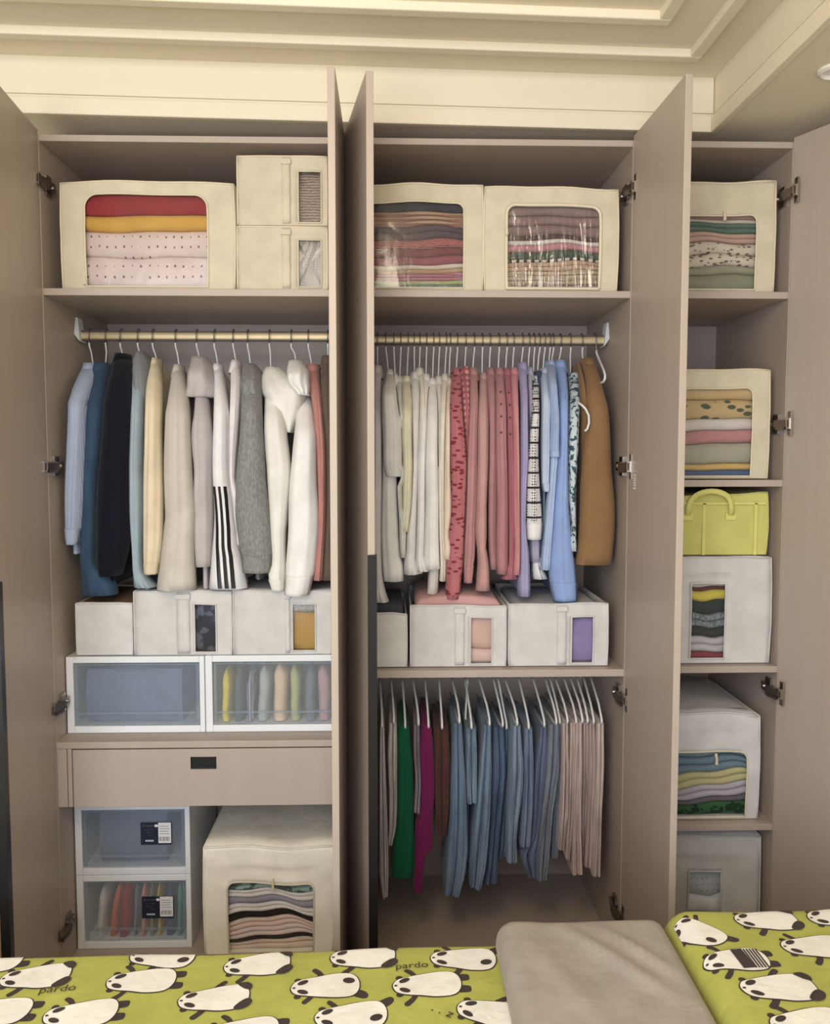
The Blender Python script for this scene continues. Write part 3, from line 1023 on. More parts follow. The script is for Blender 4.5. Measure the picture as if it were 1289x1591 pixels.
# ---- drawer unit: plastic drawer boxes
def drawer_box(label, rect, base, Yf, depth, inset=(11, 8, 10, 11), pm='frost'):
    """white plastic box with a frosted pull-out front; rect in photo pixels"""
    x0, x1, z0, z1 = front(*rect, Yf)
    z0 = base + .0008
    lo_, hi_ = unit_span((x0 + x1) / 2)
    x0, x1 = max(x0, lo_ + .004), min(x1, hi_ - .004)
    o = empty('plastic_drawer', ((x0 + x1) / 2, Yf + depth / 2, z0), label, 'drawer box', 'plastic drawer boxes')
    ww = (x1 - x0) / (rect[1] - rect[0])
    l, r, t, bt = [q * ww for q in (inset[0], inset[1], inset[2], inset[3])]
    m = MB()
    m.box((x0, Yf, z0), (x0 + l, Yf + depth, z1)).box((x1 - r, Yf, z0), (x1, Yf + depth, z1))
    m.box((x0 + l, Yf, z1 - t), (x1 - r, Yf + depth, z1)).box((x0 + l, Yf, z0), (x1 - r, Yf + depth, z0 + bt))
    m.box((x0 + l, Yf + depth - .004, z0 + bt), (x1 - r, Yf + depth, z1 - t))
    link('frame', m.vf, M['wplast'], o, bevel=.0025)
    a, b_, c, d = x0 + l + .002, x1 - r - .002, z0 + bt + .002, z1 - t - .003
    y = Yf + .010
    fr = MB()
    fr.box((a, y, c), (b_, y + .003, d))
    df = link('drawer_front', fr.vf, M[pm], o)
    g = MB()
    s = .010
    g.box((a, y - .005, c), (a + s, y - .0005, d)).box((b_ - s, y - .005, c), (b_, y - .0005, d)).box((a + s, y - .005, d - .006), (b_ - s, y - .0005, d))
    zl = c + (d - c) * .17
    g.box((a + s, y - .008, zl), (b_ - s, y - .0005, zl + .008)).box((a + s, y - .004, c), (b_ - s, y - .0005, c + .004))
    tag(link('front_rim', g.vf, M['frost'], df, bevel=.0015), 'frosted rim and pull ledge')
    return o, df, (a + .008, b_ - .008, z0 + bt + .004, d - .006, y + .012)


def sticker(df, px0, px1, py0, py1, Y):
    a, z1 = UY(px0, py0, Y); b_, z0 = UY(px1, py1, Y)
    xm = a + (b_ - a) * .55
    m = MB()
    def q(x0, x1, zz0, zz1, off, mi):
        m.add([(x0, Y - off, zz0), (x1, Y - off, zz0), (x1, Y - off, zz1), (x0, Y - off, zz1)], [(0, 1, 2, 3)], mi)
    q(a, b_, z0, z1, 0, 0)
    q(xm + .002, b_ - .002, z0 + .005, z1 - .001, .0004, 1)
    h = z1 - z0
    for k in range(9):     # bar code
        xx = xm + .006 + (b_ - xm - .014) * k / 8
        q(xx, xx + (.0012 if k % 3 else .002), z0 + h * .16, z0 + h * .36, .0007, 2)
    for k in range(4):
        zz = z0 + h * (.48 + .11 * k)
        q(xm + .006, b_ - .007 - .003 * (k % 2), zz, zz + .0016, .0007, 3)
    q(a + .006, a + .012, z0 + h * .80, z0 + h * .90, .0004, 3); q(a + .015, xm - .012, z0 + h * .82, z0 + h * .87, .0004, 3)
    n = 12                 # round white logo blob and short text lines
    cx, cz = xm - .004, z1 - h * .15
    m.add([(cx + .006 * math.cos(6.2832 * i / n), Y - .0005, cz + .0045 * math.sin(6.2832 * i / n)) for i in range(n)], [tuple(range(n))], 1)
    for k, (u0, u1, w) in enumerate(((.2, .75, .0018), (.25, .6, .0018), (.45, .7, .0016))):
        q(a + (xm - a) * u0, a + (xm - a) * u1, z0 + h * (.66 - .12 * k), z0 + h * (.66 - .12 * k) + w, .0004, 3)
    for k in range(5):
        q(a + (xm - a) * (.28 + .1 * k), a + (xm - a) * (.28 + .1 * k) + .0032, z0 + h * .14, z0 + h * .22, .0004, 1)
    tag(link('sticker', m.vf, [M['navy'], M['paper'], M['black'], M['hook']], df), 'navy and white product sticker with a bar code')


YD = UZ(210, 1139, ZC)[1]
d1, df1, in1 = drawer_box('wide white drawer box with one grey blue bundle, on the counter', (103, 318, 1021, 1139), ZC, YD, .42)
d2, df2, in2 = drawer_box('wide white drawer box of colourful rolled clothes, on the counter', (319, 531, 1019, 1137), ZC, YD, .42, pm='frostl')
ztop = front(103, 318, 1021, 1139, YD)[3]


def standing_roll(label, x0, x1, z0, z1, y, mat, lean=0.0, seed=0, dep=.16, group='clothes standing in the drawer boxes'):
    """a cloth folded flat and stood on edge: rounded top, soft bulge"""
    rr = random.Random(seed)
    p = rr.uniform(0, 6)
    n, K = 14, 9
    def fn(i, j):
        t = j / (K - 1)
        a = 2 * math.pi * i / n
        hw = (x1 - x0) / 2 * (1 - .75 * max(0, (t - .78) / .22) ** 2) * (.94 + .06 * math.sin(p + 5 * t))
        c = (x0 + x1) / 2 + lean * t + .002 * math.sin(p + 7 * t)
        ca, sa = math.cos(a), math.sin(a)
        se = lambda q: math.copysign(abs(q) ** .6, q)
        return (c + hw * se(ca), y + dep / 2 + dep / 2 * se(sa) * (1 - .3 * max(0, (t - .8) / .2)), z0 + (z1 - z0) * t)
    o = link('rolled_cloth', grid(n, K, fn, True, True), mat, None, smooth=1.2)
    tag(o, label, 'rolled clothes', group)


a, b_, z0, z1, y = in1
cloth_pile([('grey blue bundle', 1, F((112, 126, 158)), 1)], a + (b_ - a) * .05, a + (b_ - a) * .86, z0, z1 - .018, y, .3, 'of cloth filling the wide drawer box', None, 21, .001, square=True)


def rolls(inn, spec, where, seed):
    a, b_, z0, z1, y = inn
    for k, (u0, u1, h, rgb, words, lean) in enumerate(spec):
        mat = rgb if not isinstance(rgb, tuple) else F(rgb)
        standing_roll(words + ' ' + where, a + (b_ - a) * (u0 + .006), a + (b_ - a) * (u1 - .006), z0, z0 + (z1 - z0) * h, y + .004 * (k % 2), mat, lean, seed + k)


rolls(in2, [(.02, .115, .84, (240, 206, 40), 'yellow rolled top', 0), (.12, .22, .86, (74, 96, 96), 'dark teal rolled top', .004), (.23, .31, .84, F((176, 172, 190), 'vstripe', (90, 88, 120), 40), 'lilac striped rolled top', .004),
            (.32, .44, .9, (178, 184, 172), 'pale sage rolled top', .006), (.46, .60, .93, (246, 196, 150), 'peach rolled top', 0), (.61, .72, .9, (190, 186, 116), 'olive yellow rolled top', -.004),
            (.735, .845, .86, (110, 120, 136), 'slate rolled top', 0), (.85, .98, .9, (206, 148, 150), 'rose rolled top', -.004)], 'in the counter drawer box', 30)
YE = UZ(205, 1474, ZF)[1]
d4, df4, in4 = drawer_box('lower small drawer box of red, orange and teal clothes', (117, 297, 1361, 1473), ZF, max(YE, .026), .40, pm='frostl')
z4 = front(117, 297, 1361, 1473, max(YE, .026))[3]
d3, df3, in3 = drawer_box('upper small drawer box with one grey bundle', (114, 295, 1250, 1360), z4 + .0005, max(YE, .026), .40)
a, b_, z0, z1, y = in3
cloth_pile([('slate grey bundle', 1, F((108, 114, 136)), 1)], a + (b_ - a) * .12, a + (b_ - a) * .82, z0, z1 - .012, y, .3, 'of cloth in the upper small drawer box', None, 22, .001, square=True)
rolls(in4, [(.04, .15, .82, (216, 206, 196), 'white rolled top', .010), (.17, .27, .9, (250, 92, 40), 'orange rolled top', .022), (.28, .41, .95, (196, 20, 36), 'red rolled top', .014),
            (.43, .50, .9, (120, 124, 150), 'grey blue rolled top', .006), (.51, .59, .92, (240, 136, 110), 'salmon rolled top', .006), (.60, .68, .92, (128, 124, 62), 'olive rolled top', 0),
            (.69, .76, .92, (230, 176, 20), 'gold rolled top', 0), (.77, .89, .92, (36, 72, 130), 'navy rolled top', 0), (.90, .98, .9, (50, 156, 144), 'teal rolled top', 0)], 'in the lower small drawer box', 50)
Ys = max(YE, .026)
sticker(df3, 218, 267, 1278, 1312, Ys + .0045)
sticker(df4, 220, 270, 1393, 1426, Ys + .0045)
# white boxes standing on the plastic drawers
yq = .03
zq = ztop + .0005
b = fbox('plain white box with a brown top standing under the pale blue shirt', (118, 206, 937, 1019), zq, YD + .01, .36, mat=M['boxw'], seed=23, slump=.001, open_top=True)
x0_, x1_, z0_, z1_ = b[:4]
lidb = [o for o in bpy.data.objects if o.get('label', '').startswith('plain white box with a brown')][0]
link('lid', MB().box((x0_ + .004, YD + .016, z1_ - .010), (x1_ - .004, YD + .36, z1_ - .004)).vf, M['card'], lidb)
b = fbox('white box with strap and navy cloth in its narrow window', (208, 360, 919, 1019), zq, YD + .005, .38, (302, 336, 938, 1014), 0, strap=(275, 295), mat=M['boxw'], seed=24, slump=.002, pane='film0')
pile_in(b, [('navy patterned folded dress', 10, F((44, 48, 66), 'blot', (90, 92, 110), 30), 1)], 'in the narrow window under the beige jacket', None, 25)
b = fbox('white box with strap and mustard cloth in its narrow window', (362, 531, 918, 1018), zq, YD + .005, .38, (454, 490, 937, 1011), 0, strap=(443, 450), mat=M['boxw'], seed=26, slump=.002, pane='film0')
pile_in(b, [('grey knitted folded top', 20, F((136, 130, 124), 'zig', (210, 204, 196), 60), 1), ('mustard folded knit', 55, F((206, 156, 70), 'vstripe', (190, 138, 56), 60), 1)], 'in the window beside the strap', 'cloths in the mustard window', 27, wob=.001)
# large box at the bottom of the drawer unit
yL = max(UZ(420, 1483, ZF)[1], .01)
b = fbox('large cream box with crumpled printed tops standing below the drawer', (317, 531, 1316, 1483), ZF, yL, .46, (355, 486, 1371, 1480), .022, mat=M['boxc_lit'], crease=.005, seed=28, pull=(424, 1366), slump=.006)
pile_in(b, [('coral printed top', 8, F((206, 128, 112)), 1), ('mint printed top', 16, F((164, 190, 178), 'blot', (92, 110, 104), 40), 2), ('white printed top', 12, F((240, 232, 226)), 2), ('lavender folded top', 12, F((166, 158, 178)), 1),
            ('ivory folded top', 12, F((240, 232, 224)), 2), ('black folded top', 10, F((36, 34, 38)), 1), ('peach folded top', 14, F((240, 208, 190)), 2), ('pink lace folded top', 14, F((240, 214, 208)), 2),
            ('thin black edged top', 4, F((50, 44, 46)), 1), ('blush folded top lowest', 16, F((244, 216, 196)), 2)], 'in the large box below the drawer', 'folded tops in the large box below the drawer', 29, wob=.011)
# ---- boxes on the middle shelf
yM = UZ(715, 1037, ZM)[1]
b = fbox('white open box half hidden behind the black-handled door', (548, 632, 953, 1037), ZM, yM, .40, mat=M['boxw'], seed=40, open_top=True, slump=.002)
cloth_pile([('charcoal folded cloth', 1, F((64, 64, 76)), 2)], b[0] + .01, b[1] - .01, ZM + .0078, b[3] + .02, yM + .02, .32, 'in the half hidden open box', None, 41, .003)
b = fbox('white open box with strap and peach cloth heaped above its rim', (637, 786, 941, 1037), ZM, yM, .42, (730, 764, 958, 1033), 0, strap=(706, 721), mat=M['boxw'], seed=42, open_top=True, slump=.002, pane='film0')
cloth_pile([('rose folded blanket', 28, F((206, 148, 144)), 1), ('peach folded blanket', 60, F((226, 178, 160)), 1), ('pale peach folded blanket', 26, F((230, 188, 172)), 1)], b[0] + .015, b[1] - .015, ZM + .0078, b[3] + .022, yM + .012, .34, 'in the open box with the peach window', 'blankets in the peach box', 43, .005, .014)
b = fbox('white open box with strap and purple cloth in its narrow window', (790, 944, 938, 1037), ZM, yM, .42, (887, 921, 958, 1033), 0, strap=(865, 879), mat=M['boxw'], seed=44, open_top=True, slump=.002, pane='film0')
w = b[4]
cloth_pile([('pale grey folded blanket', 20, F((170, 166, 168)), 1), ('purple folded blanket', 60, F((150, 132, 188)), 1)], b[0] + .015, b[1] - .015, ZM + .0078, b[3] - .004, yM + .012, .34, 'in the open box with the purple window', 'blankets in the purple box', 45, .004)


# ------------------------------------------------------------------ hangers and garments
def interp(rows, y):
    if y <= rows[0][0]:
        return rows[0][1:]
    for a, b in zip(rows, rows[1:]):
        if y <= b[0]:
            t = (y - a[0]) / (b[0] - a[0])
            t = t * t * (3 - 2 * t) * .5 + t * .5
            return tuple(p + (q - p) * t for p, q in zip(a[1:], b[1:]))
    return rows[-1][1:]


class Drape:
    """a hanging tube of cloth: its outline (left and right edge per height) as seen from the front, its front Y per height"""
    def __init__(s, rows, yf, hd=.045, k=2, amp=.006, seed=0, ytop=.22, yback=None, drop=.24, tw=.0):
        s.rows, s.yf, s.hd, s.k, s.amp, s.ytop, s.drop, s.yback = rows, yf, hd, k, amp, ytop, drop, yback
        rr = random.Random(seed)
        s.p = [rr.uniform(0, 6.28) for _ in range(6)]
        s.y0, s.y1 = rows[0][0], rows[-1][0]
        s.tw = tw

    def Y(s, t):
        return s.yf + (s.ytop - s.yf) * max(0, 1 - t / s.drop) ** 1.6

    def frame(s, t):
        py = s.y0 + (s.y1 - s.y0) * t
        xl, xr = interp(s.rows, py)
        Y = s.Y(t)
        a, z = UY(xl, py, Y)
        b, _ = UY(xr, py, Y)
        return a, b, z, Y

    def front(s, u, t, off=0.0):
        a, b, z, Y = s.frame(t)
        e = math.sin(min(1, t * 2.2) * math.pi / 2)
        half = (b - a) / 2
        fold = .6 * s.amp * e * (math.sin(s.p[0] + s.k * math.pi * u + 1.3 * math.sin(s.p[1] + 3 * t)) * .6 + .4 * math.sin(s.p[2] + s.k * 1.9 * math.pi * u + 2.4 * t)
                            + .35 * math.sin(s.p[3] + 9 * t + 2 * u))
        wig = .05 * half * math.sin(s.p[4] + 11 * t) * e
        hdx = min(s.hd, half * 1.6)
        y = Y + hdx * (1 - math.sqrt(max(0, 1 - .985 * u * u))) + fold - off
        return ((a + b) / 2 + half * u * (1 + (off / max(half, .004)) * .6) + wig, y, z)

    def mesh(s, nu=15, nv=26):
        v = []
        for j in range(nv):
            t = j / (nv - 1)
            a, b, z, Y = s.frame(t)
            for i in range(nu):
                v.append(s.front(-1 + 2 * i / (nu - 1), t))
            L_, R_ = v[-nu], v[-1]
            yb_ = (Y + 2 * s.hd) if s.yback is None else max(s.yback, Y + .02)
            e = min(1, t / .1)
            if s.yback is not None:
                yb_ = yb_ if getattr(s, 'full_top', False) else Y + .02 + (yb_ - Y - .02) * (.35 + .65 * e)
            yb_ = max(yb_, L_[1] + .01, R_[1] + .01)
            q = [(R_[0], R_[1] + (yb_ - R_[1]) * .5, z), (R_[0] * .8 + L_[0] * .2, yb_, z), (R_[0] * .2 + L_[0] * .8, yb_, z), (L_[0], L_[1] + (yb_ - L_[1]) * .5, z)]
            v += q
        n = nu + 4
        f = []
        for j in range(nv - 1):
            for i in range(n):
                k = (i + 1) % n
                f.append((j * n + i, (j + 1) * n + i, (j + 1) * n + k, j * n + k))
        f.append(tuple(range(n)))
        f.append(tuple((nv - 1) * n + i for i in range(n))[::-1])
        return v, f

    def patch(s, u0, u1, t0, t1, off, nu=5, nv=16):
        v, f = grid(nu, nv, lambda i, j: s.front(u0 + (u1 - u0) * i / (nu - 1), t0 + (t1 - t0) * j / (nv - 1), off))
        return v, [q[::-1] for q in f]


def hanger(px, rod_z, neck, label, group, dark=False, xoff=0.0, arms=.06, drop=.048):
    """wire hanger: hook over the rail, neck, two sloping shoulders and a bottom bar (all in the YZ plane)"""
    X = UY(px, 520, ROD_Y - .02)[0]
    zr = rod_z
    o = empty('clothes_hanger', (X, ROD_Y, neck), label, 'hanger', group)
    r = .020
    pts = [(X, ROD_Y + r * math.cos(a), zr + .004 + r * .9 * math.sin(a)) for a in [math.radians(q) for q in range(-10, 200, 15)]]
    pts += [(X, ROD_Y - r * .95, zr - .024)]
    link('hook', MB().tube(pts, .0019, 5).vf, M['hook'], o, smooth=3.14)
    m = MB()
    x2 = X + xoff
    m.tube([(X, ROD_Y - r * .95, zr - .023), (X, ROD_Y - r * .7, zr - .036), (X + xoff * .2, ROD_Y - r * .2, zr - .052), (X + xoff * .6, ROD_Y, min(zr - .066, neck + .02)), (x2, ROD_Y, neck + .008), (x2, ROD_Y, neck)], [.0026, .0026, .0026, .0024, .002, .0018], 6)
    sh = [(x2, ROD_Y - arms, neck - drop), (x2, ROD_Y - arms * .5, neck - drop * .42), (x2, ROD_Y, neck), (x2, ROD_Y + arms * .5, neck - drop * .42), (x2, ROD_Y + arms, neck - drop)]
    m.tube(sh, .0018, 6)
    m.tube([sh[0], (x2, ROD_Y, neck - drop - .004), sh[4]], .0016, 6)
    link('shoulders', m.vf, M['wire'], o, smooth=3.14)
    return o


def body_mesh(dr, bt, hem_z, y0=.10, y1=.46, seed=0, top_off=-.004, xshift=0.0):
    rr = random.Random(seed)
    p = [rr.uniform(0, 6) for _ in range(4)]
    a, b, ztop_, Y = dr.frame(0.0)
    ztop_ += top_off
    n, K = 24, 14
    ymid = ROD_Y
    tz = lambda z: min(1, max(0, (dr.frame(0)[2] - z) / (dr.frame(0)[2] - dr.frame(1)[2])))

    def fn(i, j):
        s = j / (K - 1)
        z = ztop_ + (hem_z - ztop_) * s
        dz = ztop_ - z
        sh = min(1, (dz / .11)) ** .8
        ya, yb_ = ymid - .05 + (y0 - ymid + .05) * sh, ymid + .05 + (y1 - ymid - .05) * sh
        A, B, _, _ = dr.frame(tz(z))
        xc = (A + B) / 2 + xshift
        th = bt * (.45 + .55 * min(1, dz / .15))
        an = 2 * math.pi * i / n
        c, s_ = math.cos(an), math.sin(an)
        se = lambda q: math.copysign(abs(q) ** .7, q)
        return (xc + th * se(c) * (1 + .25 * math.sin(p[0] + 5 * s_ * 3 + 3 * s)) + .003 * math.sin(p[1] + 6 * s_), (ya + yb_) / 2 + (yb_ - ya) / 2 * se(s_), z)
    v, f = grid(n, K, fn, True, True)
    del f[-2]
    return v, f


def make_garment(name, label, mat, hook, rows, rod_z, where, yf=.07, hd=.04, k=2, amp=.006, bt=.012, hem=None, seed=0, group=None, cuff=None, hood=None,
            hood_mat=None, stripes=False, extra=None, hanger_label=None, hang=True, body_y=None, collar=True, body_shift=0.0, drop=.24):
    d = Drape(rows, yf, hd, k, amp, seed, ytop=ROD_Y - .06, drop=drop)
    a, b, zt_, Y = d.frame(0)
    hz = d.frame(1)[2] if hem is None else UY((rows[-1][1] + rows[-1][2]) / 2, hem, yf + .06)[1]
    bd = body_mesh(d, bt, hz, y0=body_y or yf + hd + .005, seed=seed, xshift=body_shift)
    o = link(name, bd, mat, None, smooth=1.4)
    tag(o, label, name.replace('_', ' '), group)
    link('sleeve', d.mesh(), mat, o, smooth=1.6)
    if collar:
        # small stand collar around the hanger neck
        xc = (a + b) / 2
        w_ = min((b - a) / 2, .022)
        n = 14
        link('collar', grid(n, 4, lambda i, j: (xc + (w_ + .002 * j) * math.cos(2 * math.pi * i / n), ROD_Y - .012 + .048 * math.sin(2 * math.pi * i / n) - .008 * j, zt_ + .012 - .014 * j), True), mat, o, smooth=3.14, solid=.002)
    if cuff:
        v, f = d.patch(-1, 1, 1 - cuff, 1.0, .0022, 9, 6)
        tag(link('cuff', (v, f), mat, o, smooth=3.14, solid=.0015), None)
    if hood:
        hd_ = Drape(hood, yf + .055, .06, 2, .010, seed + 5, ytop=ROD_Y - .08, yback=ROD_Y + .06, drop=.5)
        link('hood', hd_.mesh(13, 14), hood_mat or mat, o, smooth=3.14)
    if stripes:
        for ua, ub in ((-.66, -.30), (-.06, .06), (.54, .40)):
            v, f = grid(4, 24, lambda i, j: d.front(ua + (ub - ua) * j / 23 + (.15 - .04 * j / 23) * (2 * i / 3 - 1), .535 + .46 * j / 23, .0016))
            link('sleeve_stripe', (v, [q[::-1] for q in f]), M['black'], o, smooth=3.14)
    if extra:
        extra(o, d)
    if hang:
        hanger(hook, rod_z, zt_ - .006, hanger_label or ('wire hanger holding the ' + label.split(' hanging')[0].split(' with')[0]), group='hangers on the upper rails', xoff=(a + b) / 2 - UY(hook, 520, ROD_Y - .02)[0])
    return o, d


QUEUE = []


def garment(*a, **k):
    QUEUE.append((list(a), k))


def press(items, n=16):
    rows = []
    for rw, yf in items:
        y0, y1 = rw[0][0], rw[-1][0]
        rows.append([(y, *interp(rw, y)) for y in [y0 + (y1 - y0) * q / (n - 1) for q in range(n)]])
    for i in range(len(rows)):
        for j in range(len(rows)):
            if i == j or abs(i - j) > 4 or (items[j][1], j) > (items[i][1], i):
                continue
            out = []
            for y, l_, r_ in rows[i]:
                if rows[j][0][0] <= y <= rows[j][-1][0]:
                    L_, R_ = interp(rows[j], y)
                    w_ = r_ - l_
                    if i < j and r_ > L_ - .4 and L_ - .4 - l_ > w_ * .45:
                        r_ = L_ - .4
                    elif i > j and l_ < R_ + .4 and r_ - R_ - .4 > w_ * .45:
                        l_ = R_ + .4
                out.append((y, l_, r_))
            rows[i] = out
    return rows


def hang_all():
    """neighbours press against each other: the one further back gives way where two outlines meet"""
    trimmed = press([(a[4], a[7]) for a, k in QUEUE])
    for (a, k), rows in zip(QUEUE, trimmed):
        a[4] = rows
    for a, k in QUEUE:
        make_garment(*a, **k)
    QUEUE.clear()


# hanging clothes on the rail of the drawer unit (outlines measured on an enlarged view)
def c5(rows):
    return [(490 + .3491 * y, 80 + .3491 * a, 80 + .3491 * b) for y, a, b in rows]


def h5(x):
    return 80 + .3491 * x


GA = 'clothes on the rail of the drawer unit'
garment('shirt', 'pale blue striped cotton shirt at the end of the rail', F((176, 190, 220), 'vstripe', (150, 166, 204), 90), h5(165), c5([(228, 125, 195), (300, 85, 170), (380, 56, 135), (600, 46, 130), (850, 42, 126), (1000, 45, 110), (1022, 55, 106)]), ZRA, '', .05, seed=1, group=GA, cuff=.09, hem=860)
garment('shirt', 'steel blue denim shirt beside the navy coat', F((46, 72, 102), 'denim', (58, 86, 118)), h5(238), c5([(225, 175, 240), (320, 140, 225), (450, 120, 215), (800, 122, 210), (1050, 112, 215), (1180, 112, 262), (1250, 122, 275)]), ZRA, '', .075, seed=2, group=GA, amp=.004, hem=915)
garment('coat', 'black navy coat with smooth long sleeve', F((17, 19, 34)), h5(303), c5([(185, 268, 330), (230, 248, 345), (400, 212, 342), (700, 192, 335), (1000, 178, 330), (1140, 172, 300), (1165, 190, 290)]), ZRA, '', .055, seed=3, group=GA, amp=.004, hem=905, bt=.015)
garment('hooded_jacket', 'pale grey blue jacket with a darker grey collar', F((150, 168, 180)), h5(381), c5([(215, 350, 410), (400, 330, 396), (700, 325, 392), (900, 335, 402), (1080, 350, 425), (1215, 352, 460)]), ZRA, '', .07, seed=4, group=GA, hem=920, hood=c5([(158, 370, 402), (200, 350, 415), (330, 352, 420), (430, 372, 412)]), hood_mat=F((128, 130, 132)), bt=.014, collar=False)
garment('cardigan', 'cream yellow knitted cardigan', F((222, 204, 170)), h5(447), c5([(205, 440, 466), (250, 420, 474), (350, 405, 474), (500, 398, 472), (800, 396, 484), (1000, 392, 478), (1120, 394, 472), (1155, 402, 468)]), ZRA, '', .05, seed=5, group=GA, cuff=.05, hem=860)
garment('jacket', 'sand beige long jacket with a wide hem', F((198, 190, 178)), h5(549), c5([(235, 535, 572), (330, 510, 590), (450, 490, 600), (700, 490, 615), (900, 490, 625), (1000, 478, 618), (1228, 458, 632)]), ZRA, '', .045, seed=6, group=GA, hem=915, bt=.015)
garment('hooded_jacket', 'lilac grey hooded jacket with gathered hood', F((184, 174, 174)), h5(643), c5([(280, 640, 668), (400, 628, 692), (560, 602, 708), (700, 622, 716), (900, 614, 722), (1122, 604, 722)]), ZRA, '', .06, seed=7, group=GA, hood=c5([(180, 612, 680), (240, 590, 702), (310, 580, 716), (360, 575, 724)]), hem=914, bt=.014, collar=False)
garment('track_jacket', 'white track jacket with three black stripes down its sleeve', F((228, 226, 228)), h5(722), c5([(232, 712, 748), (300, 718, 762), (450, 710, 780), (700, 706, 782), (900, 712, 802), (1100, 702, 842), (1222, 694, 864)]), ZRA, '', .05, seed=8, group=GA, stripes=True, amp=.003, hem=905)
garment('jacket', 'pinkish white jacket squeezed beside the striped sleeve', F((222, 212, 214)), h5(806), c5([(215, 792, 830), (300, 790, 842), (500, 785, 850), (800, 784, 836), (1050, 790, 840), (1195, 812, 864)]), ZRA, '', .085, seed=9, group=GA, hem=900)
garment('hooded_sweatshirt', 'mid grey melange hooded sweatshirt', F((124, 124, 122), 'melange', (142, 142, 140)), h5(871), c5([(235, 850, 905), (300, 838, 922), (450, 830, 926), (700, 816, 946), (900, 806, 962), (1060, 822, 974), (1075, 838, 974), (1150, 845, 974)]), ZRA, '', .045, seed=10, group=GA, hood=c5([(212, 852, 900), (240, 836, 918), (330, 832, 922), (420, 845, 915)]), cuff=.085, hem=900, collar=False, amp=.003)
garment('hooded_jacket', 'ivory white hooded jacket beside the grey sweatshirt', F((228, 224, 214)), h5(968), c5([(290, 945, 990), (350, 942, 1005), (450, 938, 1032), (700, 940, 1058), (850, 950, 1050), (1000, 962, 1036), (1160, 948, 1036), (1180, 960, 1036), (1228, 972, 1034)]), ZRA, '', .055, seed=11, group=GA, hood=c5([(228, 945, 1010), (260, 920, 1050), (330, 918, 1120), (420, 960, 1110), (520, 1020, 1070)]), cuff=.05, hem=905, bt=.015, collar=False)
garment('hooded_jacket', 'bright white hooded jacket with ribbed cuff, near the coral top', F((232, 229, 228)), h5(1065), c5([(345, 1105, 1148), (400, 1085, 1160), (600, 1066, 1172), (900, 1046, 1182), (1130, 1036, 1168), (1150, 1040, 1166), (1252, 1034, 1142)]), ZRA, '', .035, seed=12, group=GA, hood=c5([(198, 1050, 1110), (240, 1036, 1136), (300, 1046, 1142), (350, 1095, 1140)]), cuff=.10, hem=900, bt=.014, collar=False, amp=.005)
garment('sweater', 'coral pink sweater beside the bright white jacket', F((196, 122, 112)), h5(1141), c5([(232, 1130, 1186), (350, 1150, 1198), (600, 1160, 1218), (900, 1166, 1218), (1182, 1160, 1204)]), ZRA, '', .07, seed=13, group=GA, hem=890)
garment('coat', 'taupe brown coat beside the open door', F((104, 84, 74)), h5(1228), c5([(195, 1200, 1246), (300, 1192, 1250), (600, 1204, 1258), (1182, 1200, 1262)]), ZRA, '', .075, seed=14, group=GA, hem=890)


hang_all()

# hanging clothes on the upper rail of the two-rail unit
def c6(rows):
    return [(490 + .3336 * y, 560 + .3336 * a, 560 + .3336 * b) for y, a, b in rows]


def h6(x):
    return 560 + .3336 * x


